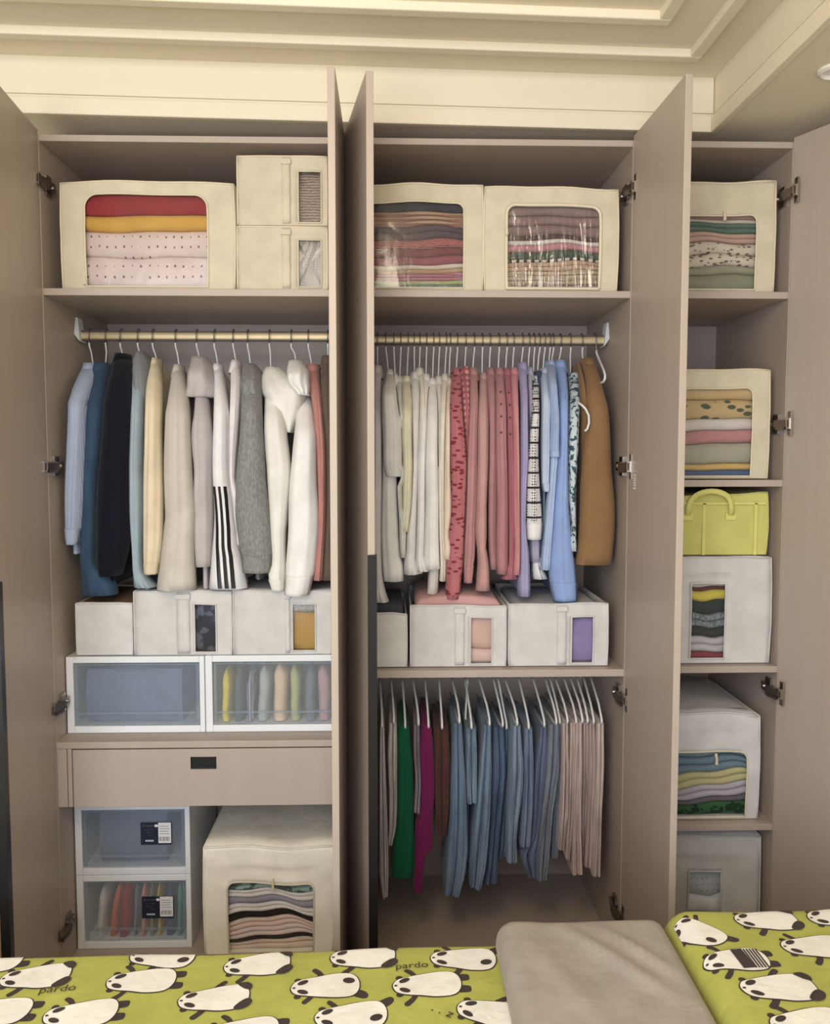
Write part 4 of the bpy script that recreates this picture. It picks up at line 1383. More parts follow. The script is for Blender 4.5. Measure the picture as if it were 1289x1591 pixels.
GB = 'clothes on the upper rail of the two-rail unit'
WH = (226, 222, 220)
mid = [
    ('shirt', 'white and grey shirt hanging nearest the black-handled door', F((208, 204, 206)), 78, [(250, 60, 95), (400, 60, 100), (760, 55, 98), (1000, 55, 96), (1240, 55, 100), (1340, 60, 130)], .07, 2),
    ('blouse', 'white blouse with a gathered half sleeve', F((222, 220, 218)), 118, [(270, 122, 150), (350, 100, 168), (500, 98, 185), (640, 106, 196), (740, 112, 196), (752, 120, 190)], .045, 3),
    ('dress', 'long white dress with a straight hem, second from the black-handled door', F((224, 222, 218)), 155, [(290, 140, 172), (400, 120, 185), (700, 100, 198), (900, 96, 200), (1180, 92, 198), (1242, 90, 198)], .07, 3),
    ('blouse', 'greenish white blouse under the grey hook', F((214, 216, 206)), 188, [(300, 165, 195), (450, 160, 206), (800, 170, 215), (1000, 180, 214), (1130, 186, 210)], .06, 2),
    ('blouse', 'pale yellow blouse among the white ones', F((226, 218, 190)), 222, [(300, 195, 232), (400, 192, 240), (700, 192, 244), (860, 194, 238), (1010, 196, 222)], .055, 3),
    ('dress', 'white pleated dress next to the pale yellow blouse', F(WH), 250, [(280, 236, 272), (400, 226, 282), (700, 216, 284), (1000, 204, 276), (1210, 200, 270)], .065, 4),
    ('shirt', 'ivory shirt with a ruffled collar', F((226, 220, 206)), 277, [(262, 258, 292), (400, 250, 302), (700, 250, 300), (1000, 246, 296), (1205, 242, 290)], .07, 2),
    ('shirt', 'white shirt between the ruffled collar and the pleats', F((230, 226, 224)), 308, [(290, 290, 322), (420, 276, 330), (700, 268, 330), (1000, 262, 326), (1195, 256, 326)], .06, 3),
    ('dress', 'bright white dress with deep vertical folds', F((232, 230, 228)), 341, [(310, 322, 350), (400, 312, 360), (700, 304, 362), (1000, 300, 366), (1185, 296, 372)], .05, 4),
    ('skirt', 'white lace skirt whose hem hangs lowest of the whites', F((216, 210, 204)), 368, [(300, 350, 382), (500, 344, 386), (900, 336, 384), (1180, 322, 376), (1240, 316, 366), (1300, 310, 362)], .08, 3),
    ('shirt', 'cream shirt beside the beige top', F((224, 214, 198)), 400, [(290, 380, 408), (500, 368, 412), (900, 364, 412), (1140, 370, 408), (1240, 370, 398)], .065, 2),
    ('blouse', 'beige blouse beside the coral patterned dress', F((224, 202, 180)), 419, [(310, 404, 428), (500, 396, 430), (900, 390, 430), (1138, 388, 430)], .055, 2),
    ('dress', 'coral dress with dark red brushstroke pattern', F((196, 102, 108), 'leaves', (146, 44, 56), 42), 452, [(262, 430, 470), (400, 418, 478), (700, 420, 496), (900, 428, 492), (1120, 400, 484), (1325, 396, 462)], .045, 2),
    ('shirt', 'red shirt with pale woven squares', F((178, 90, 96), 'check', (222, 140, 140), 16), 491, [(255, 470, 512), (400, 474, 514), (700, 484, 514), (1000, 476, 506), (1200, 470, 500)], .075, 2),
    ('shirt', 'dusty rose shirt with a long plain sleeve', F((188, 126, 124)), 531, [(262, 508, 546), (400, 512, 552), (800, 494, 552), (1100, 480, 540), (1248, 484, 520)], .06, 2),
    ('blouse', 'salmon blouse with a puffed gathered sleeve', F((198, 140, 134)), 569, [(285, 560, 590), (450, 550, 600), (700, 548, 598), (900, 545, 592), (1000, 536, 594), (1110, 548, 586), (1140, 550, 600), (1285, 540, 606)], .045, 3),
    ('shirt', 'mauve rose shirt with pointed cuff', F((178, 118, 120)), 605, [(262, 592, 626), (450, 590, 636), (800, 598, 636), (1060, 600, 640), (1185, 604, 640)], .07, 2),
    ('shirt', 'old rose shirt beside the raspberry shirt', F((186, 118, 122)), 647, [(262, 632, 670), (450, 634, 684), (800, 638, 690), (1050, 636, 694), (1208, 640, 692)], .055, 3),
    ('shirt', 'raspberry pink shirt with small dark buttons', F((182, 96, 112)), 683, [(262, 670, 704), (400, 664, 712), (700, 676, 726), (1000, 690, 738), (1232, 660, 744)], .065, 3),
    ('blouse', 'light coral blouse at the end of the pinks', F((212, 130, 134)), 715, [(262, 702, 736), (450, 712, 740), (800, 718, 744), (1100, 722, 744), (1210, 716, 742)], .05, 2),
    ('dress', 'lavender dress hanging lower than its neighbours', F((158, 150, 192)), 757, [(235, 742, 778), (400, 752, 784), (700, 748, 786), (1000, 742, 784), (1200, 738, 796), (1312, 738, 796)], .055, 2),
    ('blouse', 'grey lilac blouse behind the black and white sleeve', F((166, 160, 182)), 788, [(260, 776, 806), (500, 784, 830), (900, 782, 834), (1150, 790, 846)], .10, 2),
    ('tunic', 'black and white geometric tunic with a white cuff', F((214, 210, 208), 'bands', (38, 38, 44)), 812, [(300, 802, 834), (420, 806, 836), (600, 792, 832), (800, 778, 842), (965, 774, 850), (1046, 780, 846)], .05, 1),
    ('shirt', 'dark blue shirt hem showing under the geometric tunic', F((62, 74, 104)), 836, [(275, 822, 850), (600, 830, 858), (900, 828, 868), (1100, 800, 880), (1230, 800, 884)], .11, 2),
    ('shirt', 'powder blue shirt with a buttoned short cuff', F((182, 196, 222)), 860, [(262, 848, 880), (400, 852, 888), (650, 848, 884), (800, 852, 880), (822, 858, 878)], .06, 2),
    ('shirt', 'sky blue shirt with a folded half sleeve', F((150, 174, 214)), 884, [(225, 876, 908), (350, 886, 922), (500, 890, 932), (660, 888, 934)], .045, 2),
    ('shirt', 'light cornflower shirt with its sleeve bent outwards', F((170, 190, 228)), 900, [(240, 888, 916), (500, 890, 930), (680, 890, 930), (820, 880, 942), (900, 868, 930), (1188, 848, 890)], .06, 2),
    ('shirt', 'cornflower blue shirt with a long straight sleeve', F((136, 162, 218)), 935, [(225, 912, 960), (350, 910, 976), (600, 930, 974), (900, 906, 976), (1100, 892, 1000), (1220, 888, 1014), (1335, 905, 1014)], .05, 2),
    ('blouse', 'teal and white floral blouse beside the camel coat', F((188, 200, 204), 'blot', (52, 82, 92), 70), 980, [(285, 975, 1022), (400, 985, 1028), (600, 968, 1020), (760, 966, 1010), (1000, 968, 1006), (1100, 980, 1012)], .055, 2),
    ('coat', 'camel brown coat beside the cabinet side', F((146, 100, 58)), 1035, [(215, 1040, 1096), (300, 1056, 1130), (450, 1060, 1166), (700, 1046, 1182), (860, 1032, 1192), (1000, 1024, 1190), (1165, 1016, 1180)], .05, 1),
]
for i, (nm, lab, mt, hk, rows, yf, k) in enumerate(mid):
    kw = {}
    rows_ = c6(rows)
    if 'geometric' in lab:
        def ex(o, d):
            tag(link('cuff', d.patch(-1, 1, .895, 1, .002, 7, 5), F((226, 224, 222)), o, smooth=3.14, solid=.002), 'plain white cuff')
        kw['extra'] = ex
    if 'raspberry' in lab:
        def ex2(o, d):
            for t in (.10, .16, .22, .3):
                p = d.front(-.2, t, .004)
                link('button', grid(8, 2, lambda i, j: (p[0] + .003 * math.cos(i * .785), p[1] - .001 * j, p[2] + .003 * math.sin(i * .785)), True, True), M['pdark'], o)
        kw['extra'] = ex2
    if 'long straight sleeve' in lab or 'long plain' in lab:
        kw['cuff'] = .08
    if nm == 'coat':
        kw.update(amp=.002, hem=870, bt=.014, body_shift=-.03)
    if 'half sleeve' in lab or 'short cuff' in lab:
        kw['hem'] = 880
        kw['cuff'] = .07
    garment(nm, lab, mt, h6(hk), rows_, ZRB, '', yf, .03, min(k, 2), kw.pop('amp', .0045), kw.pop('bt', .0055), seed=60 + i, group=GB, **kw)

hang_all()

# empty hanger by the cabinet side and white hook of the camel coat's second hanger
def bare_hanger(px, py0, px2, py2, label):
    X = UY(px, py0, ROD_Y - .02)[0]
    o = empty('clothes_hanger', (X, ROD_Y, ZRB), label, 'hanger', 'hangers on the upper rails')
    r = .02
    pts = [(X, ROD_Y + r * math.cos(a), ZRB + .004 + r * .9 * math.sin(a)) for a in [math.radians(q) for q in range(-10, 200, 15)]]
    xe, ze = UY(px2, py2, .08)
    pts += [(X, ROD_Y - .021, ZRB - .022), (X, ROD_Y - .024, ZRB - .036)]
    link('hook', MB().tube(pts, .002, 6).vf, M['hook'], o, smooth=3.14)
    p0_, p1_ = Vector((X, ROD_Y - .024, ZRB - .034)), Vector((xe, .092, ze + .022))
    arm = [p0_, p0_ + Vector((0, -.006, -.012))] + [p0_.lerp(p1_, q) + Vector((0, 0, -.008)) for q in (.3, .6, .9)] + [p1_ + Vector((.001, -.004, -.018)), (xe, .086, ze - .006), (xe - .001, .10, ze - .014), (xe - .004, .40, ze - .014)]
    link('arm', MB().tube(arm, .0038, 8).vf, M['wire'], o, smooth=3.14)


bare_hanger(h6(1097), 528, h6(1140), 490 + .3336 * 285, 'bare white open-ended hanger at the end of the rail, beside the camel coat')


# a second white hanger pushed in front of the brown coat, only its curved end shows
pc = [UY(h6(x), 490 + .3336 * y, .046) for x, y in ((1030, 418), (1048, 436), (1062, 466), (1064, 500), (1056, 528), (1044, 540))]
hh_ = empty('clothes_hanger', (pc[0][0], .05, pc[-1][1]), 'white plastic hanger with its curved end resting on the front of the camel coat', 'hanger', 'hangers on the upper rails')
link('hook', MB().tube([(pc[0][0] - .012, .17, pc[0][1] + .03), (pc[0][0] - .004, .09, pc[0][1] + .012)] + [(x, .046, z) for x, z in pc], .0036, 8).vf, M['wire'], hh_, smooth=3.14)

# ------------------------------------------------------------------ trousers on open-ended hangers, lower rail
def c7(rows):
    return [(880 + .3519 * y, 560 + .3519 * a, 560 + .3519 * b) for y, a, b in rows]


def h7(x):
    return 560 + .3519 * x


GC = 'trousers on the lower rail'
low = [
    (85, 95, 710, 'trousers', 'blush white trousers nearest the black-handled door', F((200, 188, 188)), [(715, 86, 104), (900, 84, 108), (1200, 84, 120), (1420, 80, 124), (1470, 96, 120)], 2, .05),
    (133, 147, 690, 'trousers', 'off white trousers beside the green ones', F((190, 182, 176)), [(692, 126, 160), (850, 120, 162), (1000, 128, 162), (1150, 128, 158), (1235, 116, 140)], 2, .06),
    (183, 197, 712, 'skirt', 'emerald green long skirt', F((10, 92, 56)), [(706, 164, 216), (740, 164, 218), (900, 160, 232), (1200, 146, 238), (1378, 134, 238)], 3, .08),
    (228, 256, 700, 'trousers', 'mauve grey trousers beside the green skirt', F((140, 124, 134)), [(700, 236, 262), (850, 236, 262), (980, 244, 268), (1100, 236, 262)], 1, .06),
    (282, 300, 710, 'skirt', 'magenta skirt with an uneven hem', F((130, 20, 84)), [(700, 272, 310), (800, 262, 324), (1000, 252, 326), (1120, 246, 318), (1260, 242, 322), (1300, 238, 285), (1445, 232, 272)], 2, .06),
    (344, 360, 715, 'trousers', 'dark rust brown trousers beside the magenta skirt', F((92, 48, 42)), [(715, 326, 390), (900, 322, 398), (1050, 330, 392), (1200, 338, 380)], 3, .07),
    (400, 437, 690, 'jeans', 'long slate blue jeans, first of the blue ones', F((92, 112, 136), 'denim', (112, 132, 154)), [(695, 412, 448), (900, 404, 462), (1100, 400, 472), (1300, 384, 476), (1465, 372, 440)], 3, .05),
    (457, 490, 715, 'jeans', 'short mid blue jeans ending well above their neighbours', F((98, 118, 138), 'denim', (122, 142, 160)), [(715, 466, 512), (900, 466, 516), (1052, 466, 516)], 3, .06),
    (470, 462, 740, 'jeans', 'faded blue jeans behind the short pair', F((80, 100, 124), 'denim', (98, 118, 140)), [(740, 450, 480), (1000, 446, 480), (1310, 440, 478)], 2, .12),
    (518, 570, 700, 'jeans', 'washed blue jeans with a frayed long hem', F((94, 114, 138), 'denim', (124, 142, 160)), [(700, 546, 578), (900, 530, 582), (1100, 512, 576), (1300, 486, 560), (1430, 484, 536)], 3, .05),
    (580, 628, 705, 'jeans', 'indigo jeans with a whiskered hem', F((62, 80, 110), 'denim', (92, 110, 136)), [(710, 588, 634), (900, 584, 646), (1150, 562, 622), (1300, 546, 608), (1410, 540, 604)], 3, .08),
    (600, 640, 700, 'jeans', 'teal blue jeans with a worn patch', F((66, 92, 110), 'denim', (96, 124, 138)), [(715, 630, 660), (1000, 612, 664), (1290, 596, 660)], 2, .11),
    (632, 692, 700, 'jeans', 'light steel jeans with a flared cuff', F((108, 126, 146), 'denim', (130, 148, 166)), [(705, 676, 708), (900, 664, 722), (1050, 656, 714), (1200, 652, 690), (1312, 648, 694)], 3, .05),
    (692, 743, 715, 'jeans', 'soft blue jeans with buttoned ankle', F((98, 112, 140), 'denim', (120, 134, 158)), [(715, 726, 760), (900, 720, 768), (1100, 712, 764), (1240, 706, 752)], 3, .06),
    (754, 812, 705, 'jeans', 'dusk blue jeans with a slanted wide hem', F((86, 98, 126), 'denim', (100, 114, 140)), [(708, 796, 824), (900, 774, 828), (1100, 752, 824), (1300, 704, 800), (1388, 740, 778)], 3, .07),
    (808, 865, 695, 'trousers', 'grey blue trousers with long straight legs', F((110, 116, 128)), [(700, 834, 880), (900, 826, 880), (1100, 802, 850), (1300, 782, 838), (1392, 780, 826)], 3, .05),
    (830, 880, 694, 'trousers', 'cool grey trousers beside the blush ones', F((128, 136, 150)), [(700, 868, 888), (900, 862, 890), (1150, 848, 886), (1290, 838, 874)], 2, .08),
    (853, 914, 690, 'trousers', 'blush trousers first in the pale group', F((186, 162, 154)), [(692, 892, 918), (900, 890, 922), (1100, 882, 918), (1255, 876, 902)], 2, .06),
    (890, 952, 690, 'trousers', 'blush pink trousers second in the pale group', F((190, 166, 156)), [(692, 928, 948), (900, 924, 950), (1100, 912, 946), (1300, 908, 924)], 2, .06),
    (920, 980, 688, 'trousers', 'pinkish trousers with a stitched edge, third in the pale group', F((188, 160, 152)), [(690, 952, 980), (900, 946, 984), (1150, 938, 976), (1368, 936, 984)], 2, .05),
    (948, 1003, 688, 'trousers', 'shell pink trousers fourth in the pale group', F((182, 154, 148)), [(690, 984, 1006), (900, 984, 1010), (1150, 974, 1006), (1285, 966, 996)], 2, .06),
    (978, 1030, 692, 'trousers', 'dusty pink trousers fifth in the pale group', F((176, 148, 144)), [(694, 1010, 1036), (900, 1008, 1042), (1150, 996, 1034), (1335, 988, 1028)], 2, .055),
    (1010, 1065, 690, 'trousers', 'pale rose trousers beside the cabinet side, last in the pale group', F((192, 170, 160)), [(694, 1046, 1076), (900, 1046, 1076), (1150, 1036, 1066), (1372, 1026, 1060)], 2, .05),
]
pressed = press([(c7(q[6]), q[8]) for q in low])
for i, (hx, ex_, ey, nm, lab, mt, rows, k, yf) in enumerate(low):
    rows_ = pressed[i]
    d = Drape(rows_, yf, .016, k, .006, 200 + i, ytop=yf, yback=.36, drop=.05)
    d.full_top = True
    if nm == 'skirt':
        o = link(nm, d.mesh(17, 20), mt, None, smooth=1.5)
    else:
        # two legs folded over the bar, hems at slightly different heights
        a, b, z_, Y_t = d.frame(0)
        o = empty(nm, ((a + b) / 2, .2, d.frame(1)[2]))
        rr = random.Random(300 + i)
        fr_ = .5 + rr.uniform(-.08, .08)
        ys_ = [rows_[0][0] + (rows_[-1][0] - rows_[0][0]) * q / 7 for q in range(8)]
        for side in (0, 1):
            sh_ = rr.uniform(-4, 0) if side == rr.randint(0, 1) else 0
            rw = []
            for y in ys_:
                l_, r_ = interp(rows_, y)
                m_ = l_ + (r_ - l_) * fr_
                rw.append((y + sh_ * (y - ys_[0]) / (ys_[-1] - ys_[0]), l_ if side == 0 else m_ + .15, m_ - .15 if side == 0 else r_))
            ld_ = Drape(rw, yf + rr.uniform(0, .012), .014, 2 if k > 1 else 1, .007, 400 + 2 * i + side, ytop=yf, yback=.33 + .03 * side, drop=.05)
            ld_.full_top = True
            link('leg', ld_.mesh(11, 20), mt, o, smooth=1.5)
    tag(o, lab, nm, GC)
    if i in (8, 11):
        ex_, ey, hx = (rows[0][1] + rows[0][2]) / 2, rows[0][0], hx
    a, b, zt_, Y = d.frame(0)
    X = UY(h7(hx), 1058, ROD_Y - .03)[0]
    xe, ze = UY(h7(ex_), 880 + .3519 * ey, yf - .006)
    xb = (a + b) / 2
    h = empty('trouser_hanger', (X, ROD_Y, ze), 'white open-ended hanger under the ' + lab.split(',')[0], 'hanger', 'open-ended trouser hangers')
    r = .016
    pts = [(X, ROD_Y + r * math.cos(q), ZRL + .003 + r * math.sin(q)) for q in [math.radians(g) for g in range(-10, 196, 17)]]
    pts += [(X, ROD_Y - .018, ZRL - .012), (X, ROD_Y - .03, ZRL - .02)]
    link('hook', MB().tube(pts, .0018, 6).vf, M['hook'], h, smooth=3.14)
    zb = ze + .004
    arm = [(X, ROD_Y - .028, ZRL - .018), (X * .85 + xe * .15, ROD_Y - .07, ZRL - .03), (X * .2 + xe * .8, yf + .045, zb + .040), (xe, yf + .004, zb + .012), (xe, yf - .006, zb), (xe, yf - .002, zb - .006), (xb * .5 + xe * .5, yf + .03, zb - .009), (xb, .40, zb - .010)]
    link('arm', MB().tube(arm, .0036, 8).vf, M['wire'], h, smooth=3.14)

# ------------------------------------------------------------------ bed, quilts, blanket
YE1 = -0.72
zq1 = UY(350, 1484, YE1 - .02)[1]
ZB = zq1                                  # top of the flat quilt
NEAR = -2.3
bed = empty('bed', (0.9, (YE1 + NEAR) / 2, 0), 'bed standing in front of the open wardrobe under the printed covers', 'bed')
bx('mattress', (-1.1, NEAR, ZB - .27), (2.5, YE1 - .045, ZB - .036), M['mattress'], bed, .03)
bx('base', (-1.1, NEAR, .03), (2.5, YE1 - .06, ZB - .272), M['bedbase'], bed, .01)
for X in (-1.0, 2.4):
    for Y in (NEAR + .1, YE1 - .16):
        bx('leg', (X - .03, Y - .03, 0), (X + .03, Y + .03, .03), M['bedbase'], bed, 0)


class Cover:
    """a cloth lying on the bed: height field with rounded far and side edges"""
    def __init__(s, x0, x1, ye, ztop, r, rs0=None, rs1=None, zlow=.25, wr=None, seed=0, amp=.003, near=NEAR, tilt=0.0, under=None):
        s.x0, s.x1, s.ye, s.z, s.r, s.rs0, s.rs1, s.zlow, s.amp, s.near = x0, x1, ye, ztop, r, rs0, rs1, zlow, amp, near
        q = random.Random(seed)
        s.p = [q.uniform(0, 6.28) for _ in range(8)]
        s.wr, s.tilt, s.under = wr, tilt, under

    def h(s, x, y):
        z = s.z + s.amp * (math.sin(s.p[0] + 9 * x + 3 * y) + .7 * math.sin(s.p[1] + 5 * x - 11 * y) + .5 * math.sin(s.p[2] + 21 * x + 8 * y))
        z += s.tilt * (x - .25)
        if s.wr:
            z += s.wr(x, y)
        def rnd(d, r):
            if d >= r: return 0.0
            d = max(d, 0)
            return r - math.sqrt(max(0, r * r - (r - d) ** 2))
        z -= rnd(s.ye - y, s.r)
        if s.rs0: z -= rnd(x - s.x0, s.rs0)
        if s.rs1: z -= rnd(s.x1 - x, s.rs1)
        return z

    def mesh(s, step=.02):
        def axis(a, b, ra, rb):
            out = []
            n = max(2, int((b - a) / step))
            for i in range(n + 1):
                out.append(a + (b - a) * i / n)
            for r, e, sg in ((ra, a, 1), (rb, b, -1)):
                if r:
                    for q in range(0, 8):
                        out.append(e + sg * r * (1 - math.cos(q / 8 * math.pi / 2)))
            return sorted(set(round(v, 5) for v in out))
        xs = axis(s.x0, s.x1, s.rs0, s.rs1)
        ys = axis(s.near, s.ye, None, s.r)
        nx, ny = len(xs), len(ys)
        v = [(x, y, s.h(x, y) if s.under is None else max(s.h(x, y), quilt1.h(x, min(y, YE1 - .04)) + .006)) for y in ys for x in xs]
        f = [(j * nx + i, j * nx + i + 1, (j + 1) * nx + i + 1, (j + 1) * nx + i) for j in range(ny - 1) for i in range(nx - 1)]
        # hanging far side
        K = 5
        base = len(v)
        for k in range(1, K + 1):
            for i, x in enumerate(xs):
                z = v[(ny - 1) * nx + i][2]
                v.append((x, s.ye + .004 * math.sin(s.p[3] + 14 * x) * k / K, z + ((s.zlow if s.under is None else quilt1.h(x, YE1 - .04) + .006) - z) * k / K))
        for k in range(K):
            for i in range(nx - 1):
                a = (ny - 1) * nx + i if k == 0 else base + (k - 1) * nx + i
                b = base + k * nx + i
                f.append((a, a + 1, b + 1, b))
        # side walls down to the layer below
        for col, rs, fl in ((0, s.rs0, 0), (nx - 1, s.rs1, 1)):
            if rs:
                b0 = len(v)
                for j in range(ny):
                    q = v[j * nx + col]
                    v.append((q[0], q[1], min(q[2], quilt1.h(q[0], min(q[1], YE1 - .04)) + .006)))
                for j in range(ny - 1):
                    q = (j * nx + col, (j + 1) * nx + col, b0 + j + 1, b0 + j)
                    f.append(q if fl == 0 else q[::-1])
        return v, f


quilt1 = Cover(-1.15, 2.5, YE1, ZB, .030, seed=1, amp=.0016, tilt=.012)
q1 = link('quilt', quilt1.mesh(.025), M['green'], None, smooth=1.2)
tag(q1, 'flat lime green quilt printed with lying pandas, covering the bed', 'quilt')

# grey blanket folded in a strip over the bed
xg0 = UZ(768, 1440, ZB + .05)[0]
xg1 = UZ(1036, 1440, ZB + .08)[0] - .004
ZG = UY(900, 1433, YE1 - .07)[1]


def gwr(x, y):
    w = 0
    for (ax, ay, bx_, by_, h, wd) in ((1.34, -.80, 1.50, -1.04, .012, .016), (1.41, -.80, 1.53, -.98, .011, .012), (1.26, -.84, 1.36, -1.12, .006, .025), (1.18, -.80, 1.22, -.95, .005, .03)):
        dx_, dy_ = bx_ - ax, by_ - ay
        L2 = dx_ * dx_ + dy_ * dy_
        t = max(0, min(1, ((x - ax) * dx_ + (y - ay) * dy_) / L2))
        d = math.hypot(x - ax - t * dx_, y - ay - t * dy_)
        w += h * math.exp(-(d / wd) ** 2) * math.sin(math.pi * (t * .8 + .1))
    w += .006 * math.exp(-((x - xg0 - .05) / .05) ** 2 - ((y - YE1 + .03) / .05) ** 2)
    return w


blanket = Cover(xg0, xg1, YE1 - .036, ZG, .042, .035, .03, under=1, wr=gwr, seed=3, amp=.0016)
bl = link('blanket', blanket.mesh(.012), M['grey'], None, smooth=1.2)
tag(bl, 'plain taupe grey blanket folded in a strip across the panda covers', 'blanket')

xr0 = xg1 + .006
ZQ2 = UY(1180, 1414, YE1 - .07)[1]
quilt2 = Cover(xr0, 2.5, YE1 - .036, ZQ2, .05, .05, .02, under=1, seed=5, amp=.002)
q2 = link('folded_quilt', quilt2.mesh(.015), M['green'], None, smooth=1.2)
tag(q2, 'thick folded lime green panda quilt beside the grey blanket', 'quilt')


# printed pandas: thin printed patches that follow the quilt surface (centre given as a place on the cover)
def blob(pts, n=36):
    """closed smooth outline through control points (Catmull-Rom)"""
    N = len(pts)
    out = []
    per = max(2, n // N)
    for i in range(N):
        p0, p1, p2, p3 = pts[(i - 1) % N], pts[i], pts[(i + 1) % N], pts[(i + 2) % N]
        for k in range(per):
            t = k / per
            out.append(tuple(.5 * (2 * p1[c] + (p2[c] - p0[c]) * t + (2 * p0[c] - 5 * p1[c] + 4 * p2[c] - p3[c]) * t * t + (3 * p1[c] - p0[c] - 3 * p2[c] + p3[c]) * t ** 3) for c in (0, 1)))
    return out


def ell(cx, cy, a, b, rot=0, n=16):
    c, s = math.cos(rot), math.sin(rot)
    return [(cx + a * math.cos(q) * c - b * math.sin(q) * s, cy + a * math.cos(q) * s + b * math.sin(q) * c) for q in [2 * math.pi * i / n for i in range(n)]]


BODY = blob([(-.98, .02), (-.86, .24), (-.60, .33), (-.2, .42), (.3, .50), (.68, .47), (.86, .22), (.86, -.16), (.66, -.44), (.2, -.50), (-.25, -.42), (-.62, -.36), (-.88, -.24)], 52)


def panda_shapes(var):
    dark, white, top = [], [], []
    # ears at the two corners of the head end, limbs
    dark.append(ell(-.80, .34, .10, .09)); dark.append(ell(-.80, -.34, .10, .09))
    if var % 3 == 0:
        dark.append(blob([(-.30, .38), (-.42, .60), (-.58, .70), (-.66, .62), (-.50, .46), (-.42, .34)], 18))
        dark.append(blob([(-.30, -.38), (-.42, -.62), (-.60, -.80), (-.70, -.70), (-.52, -.50), (-.42, -.34)], 18))
        dark.append(blob([(.72, .36), (1.08, .40), (1.14, .26), (1.08, .14), (.76, .14)], 15)); dark.append(blob([(.72, -.10), (1.08, -.08), (1.14, -.22), (1.08, -.34), (.74, -.34)], 15))
    elif var % 3 == 1:
        dark.append(blob([(-.16, .38), (.02, .62), (.18, .74), (.26, .64), (.10, .48), (.0, .38)], 18))
        dark.append(blob([(-.20, -.40), (-.34, -.62), (-.50, -.76), (-.60, -.66), (-.44, -.48), (-.36, -.36)], 18))
        top.append(blob([(.56, .50), (.78, .56), (.94, .42), (.92, .24), (.78, .26), (.66, .36)], 18)); top.append(blob([(.50, -.44), (.70, -.20), (.88, -.12), (.98, -.26), (.86, -.46), (.64, -.54)], 18))
    else:
        dark.append(blob([(-.34, .36), (-.50, .58), (-.62, .66), (-.68, .56), (-.56, .42), (-.46, .32)], 18))
        dark.append(blob([(-.06, -.44), (-.16, -.66), (-.32, -.82), (-.42, -.72), (-.28, -.54), (-.22, -.42)], 18))
        dark.append(blob([(.66, .44), (.98, .62), (1.10, .52), (1.02, .34), (.76, .22)], 15)); top.append(ell(.60, -.14, .17, .12, .3))
    white.append(BODY)
    top.append(ell(-.66, .19, .16, .085, .45)); top.append(ell(-.66, -.20, .16, .085, -.45)); top.append(ell(-.90, .0, .045, .035))
    return dark, white, top


def scaled(pts, d):
    cx = sum(p[0] for p in pts) / len(pts); cy = sum(p[1] for p in pts) / len(pts)
    out = []
    for x, y in pts:
        l = math.hypot(x - cx, y - cy) or 1
        out.append((x + (x - cx) / l * d, y + (y - cy) / l * d))
    return out


def drape_poly(m, cov, pts, place, lift, mi, rings=4):
    cx = sum(p[0] for p in pts) / len(pts); cy = sum(p[1] for p in pts) / len(pts)
    n = len(pts)
    def on(p):
        x, y = place(p)
        y = min(y, cov.ye - .001)
        x = min(max(x, cov.x0 + .006), cov.x1 - .0005)
        return (x, y, cov.h(x, y) + lift)
    v = [on((cx, cy))]
    for k in range(1, rings + 1):
        v += [on((cx + (p[0] - cx) * k / rings, cy + (p[1] - cy) * k / rings)) for p in pts]
    f = [(0, 1 + i, 1 + (i + 1) % n) for i in range(n)]
    for k in range(rings - 1):
        for i in range(n):
            j = (i + 1) % n
            f.append((1 + k * n + i, 1 + (k + 1) * n + i, 1 + (k + 1) * n + j, 1 + k * n + j))
    m.add(v, f, mi)


PS = .073
CENTRES = []


def spot(cov, px, py):
    X, Y = UZ(px, py, cov.z)
    for _ in range(3):
        X, Y = UZ(px, py, cov.z + cov.tilt * (X - .25))
    return X, Y


def panda(cov, parent, zp, px, py, var, rot=0.0, flip=1, size=1.0, extra=None):
    X, Y = spot(cov, px, py)
    c, s = math.cos(rot), math.sin(rot)

    def place(p):
        u, v = p[0] * PS * size, p[1] * PS * size * flip * 1.08
        return X + u * c - v * s, Y + u * s + v * c
    CENTRES.append((X, Y))
    dark, white, top = panda_shapes(var)
    m = MB()
    for q in dark:
        drape_poly(m, cov, q, place, .0009, 0, 3)
    for q in white:
        drape_poly(m, cov, scaled(q, .035), place, .0014, 0, 6)
        drape_poly(m, cov, q, place, .0021, 1, 6)
    for q in top:
        drape_poly(m, cov, q, place, .0029, 0, 3)
    if extra == 'shirt':
        drape_poly(m, cov, [(-.05, .42), (.30, .46), (.34, -.40), (-.02, -.42)], place, .0034, 0, 3)
        for k in range(5):
            a = .33 + .09 * k
            drape_poly(m, cov, [(a, .44), (a + .05, .44), (a + .05, -.42), (a, -.42)], place, .0034, 0, 2)
    o = link('panda_print', m.vf, [M['pdark'], M['pwhite']], parent)
    return o


def words_on(cov, parent, zp, px, py, text, size, rot):
    X, Y = spot(cov, px, py)
    cu = bpy.data.curves.new('lettering', 'FONT')
    cu.body = text
    cu.size = size
    cu.align_x = 'CENTER'
    cu.resolution_u = 3
    t = bpy.data.objects.new('tmp', cu)
    sc.collection.objects.link(t)
    dg = bpy.context.evaluated_depsgraph_get()
    me = t.evaluated_get(dg).to_mesh()
    c, s = math.cos(rot), math.sin(rot)
    v = []
    for p in me.vertices:
        x, y = X + p.co.x * c - p.co.y * s, Y + p.co.x * s + p.co.y * c
        v.append((x, min(y, cov.ye - .001), cov.h(x, min(y, cov.ye - .001)) + .0032))
    f = [tuple(p.vertices) for p in me.polygons]
    t.evaluated_get(dg).to_mesh_clear()
    bpy.data.objects.remove(t)
    bpy.data.curves.remove(cu)
    link('lettering', (v, f), M['pdark'], parent)


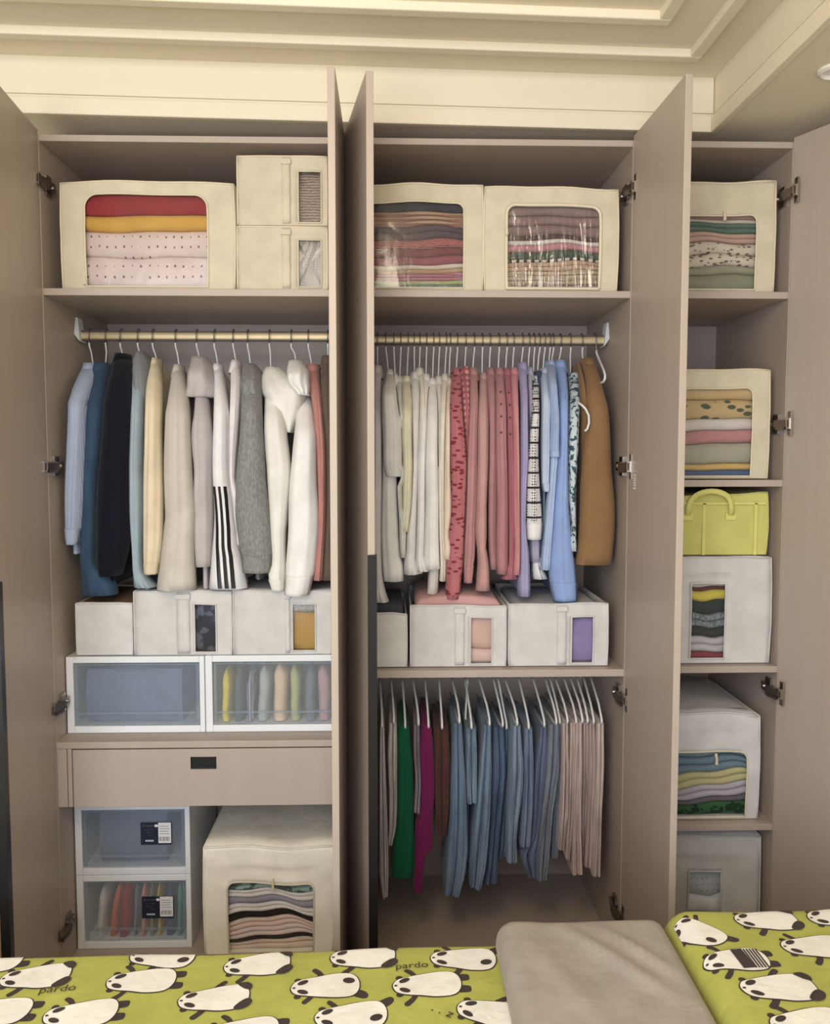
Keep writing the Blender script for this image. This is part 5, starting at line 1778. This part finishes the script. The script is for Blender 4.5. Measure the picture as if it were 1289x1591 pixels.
for (px, py, var, rot, flip) in ((58, 1519, 1, .10, 1), (222, 1525, 0, .03, 1), (402, 1498, 1, .08, 1), (255, 1487, 2, -.05, 1), (335, 1551, 1, .10, 1), (128, 1576, 0, .06, 1),
                                 (508, 1533, 2, .08, -1), (566, 1488, 1, -.04, 1), (-6, 1572, 0, -.05, 1), (548, 1580, 2, .06, 1), (-15, 1497, 0, .12, 1), (666, 1533, 0, .02, 1),
                                 (722, 1492, 2, -.06, 1), (768, 1577, 1, -.3, 1), (378, 1604, 0, .05, 1), (640, 1630, 1, .1, 1), (210, 1632, 2, .05, 1), (-150, 1530, 1, .1, 1)):
    panda(quilt1, q1, ZB, px, py, var, rot, flip)
# the print carries on over the part of the quilts nearer than the picture's lower edge
for row in range(3):
    for col in range(11):
        xx, yy = -.80 + .22 * col + .09 * (row % 2) + .02 * math.sin(3 * col + row), -1.20 - .15 * row
        cov, par = (quilt1, q1) if xx < xg0 - .09 else (quilt2, q2) if xx > xr0 + .12 else (None, None)
        if cov and all(abs(xx - p[0]) > .17 or abs(yy - p[1]) > .11 for p in CENTRES):
            c_ = Vector((xx - CX, yy + CD, cov.h(xx, yy) - CZ))
            a_ = Vector((_cy, -_sy, 0)); f_ = Vector((_sy * _cp, _cy * _cp, -_sp)); u_ = Vector((_sy * _sp, _cy * _sp, _cp))
            panda(cov, par, 0, 644.5 + FPX * c_.dot(a_) / c_.dot(f_), 795.5 - FPX * c_.dot(u_) / c_.dot(f_), row + col, .1 * math.sin(5 * col))
words_on(quilt1, q1, ZB, 88, 1543, 'pardo', .030, .10)
words_on(quilt1, q1, ZB, 640, 1508, 'pardo', .029, .05)
words_on(quilt1, q1, ZB, 684, 1580, '. . z', .032, -.6)
for (px, py, var, rot, flip, sz, ex_) in ((1146, 1491, 0, .02, 1, .90, 'shirt'), (1192, 1428, 1, .04, 1, .95, None), (1268, 1469, 2, .0, 1, .95, None), (1212, 1535, 1, .0, 1, 1.0, None),
                                          (1262, 1592, 0, .05, 1, 1.0, None), (1305, 1424, 0, .05, 1, .95, None), (1085, 1446, 2, -1.0, 1, .85, None), (1400, 1520, 1, 0, 1, 1, None)):
    panda(quilt2, q2, ZQ2, px, py, var, rot, flip, sz, ex_)
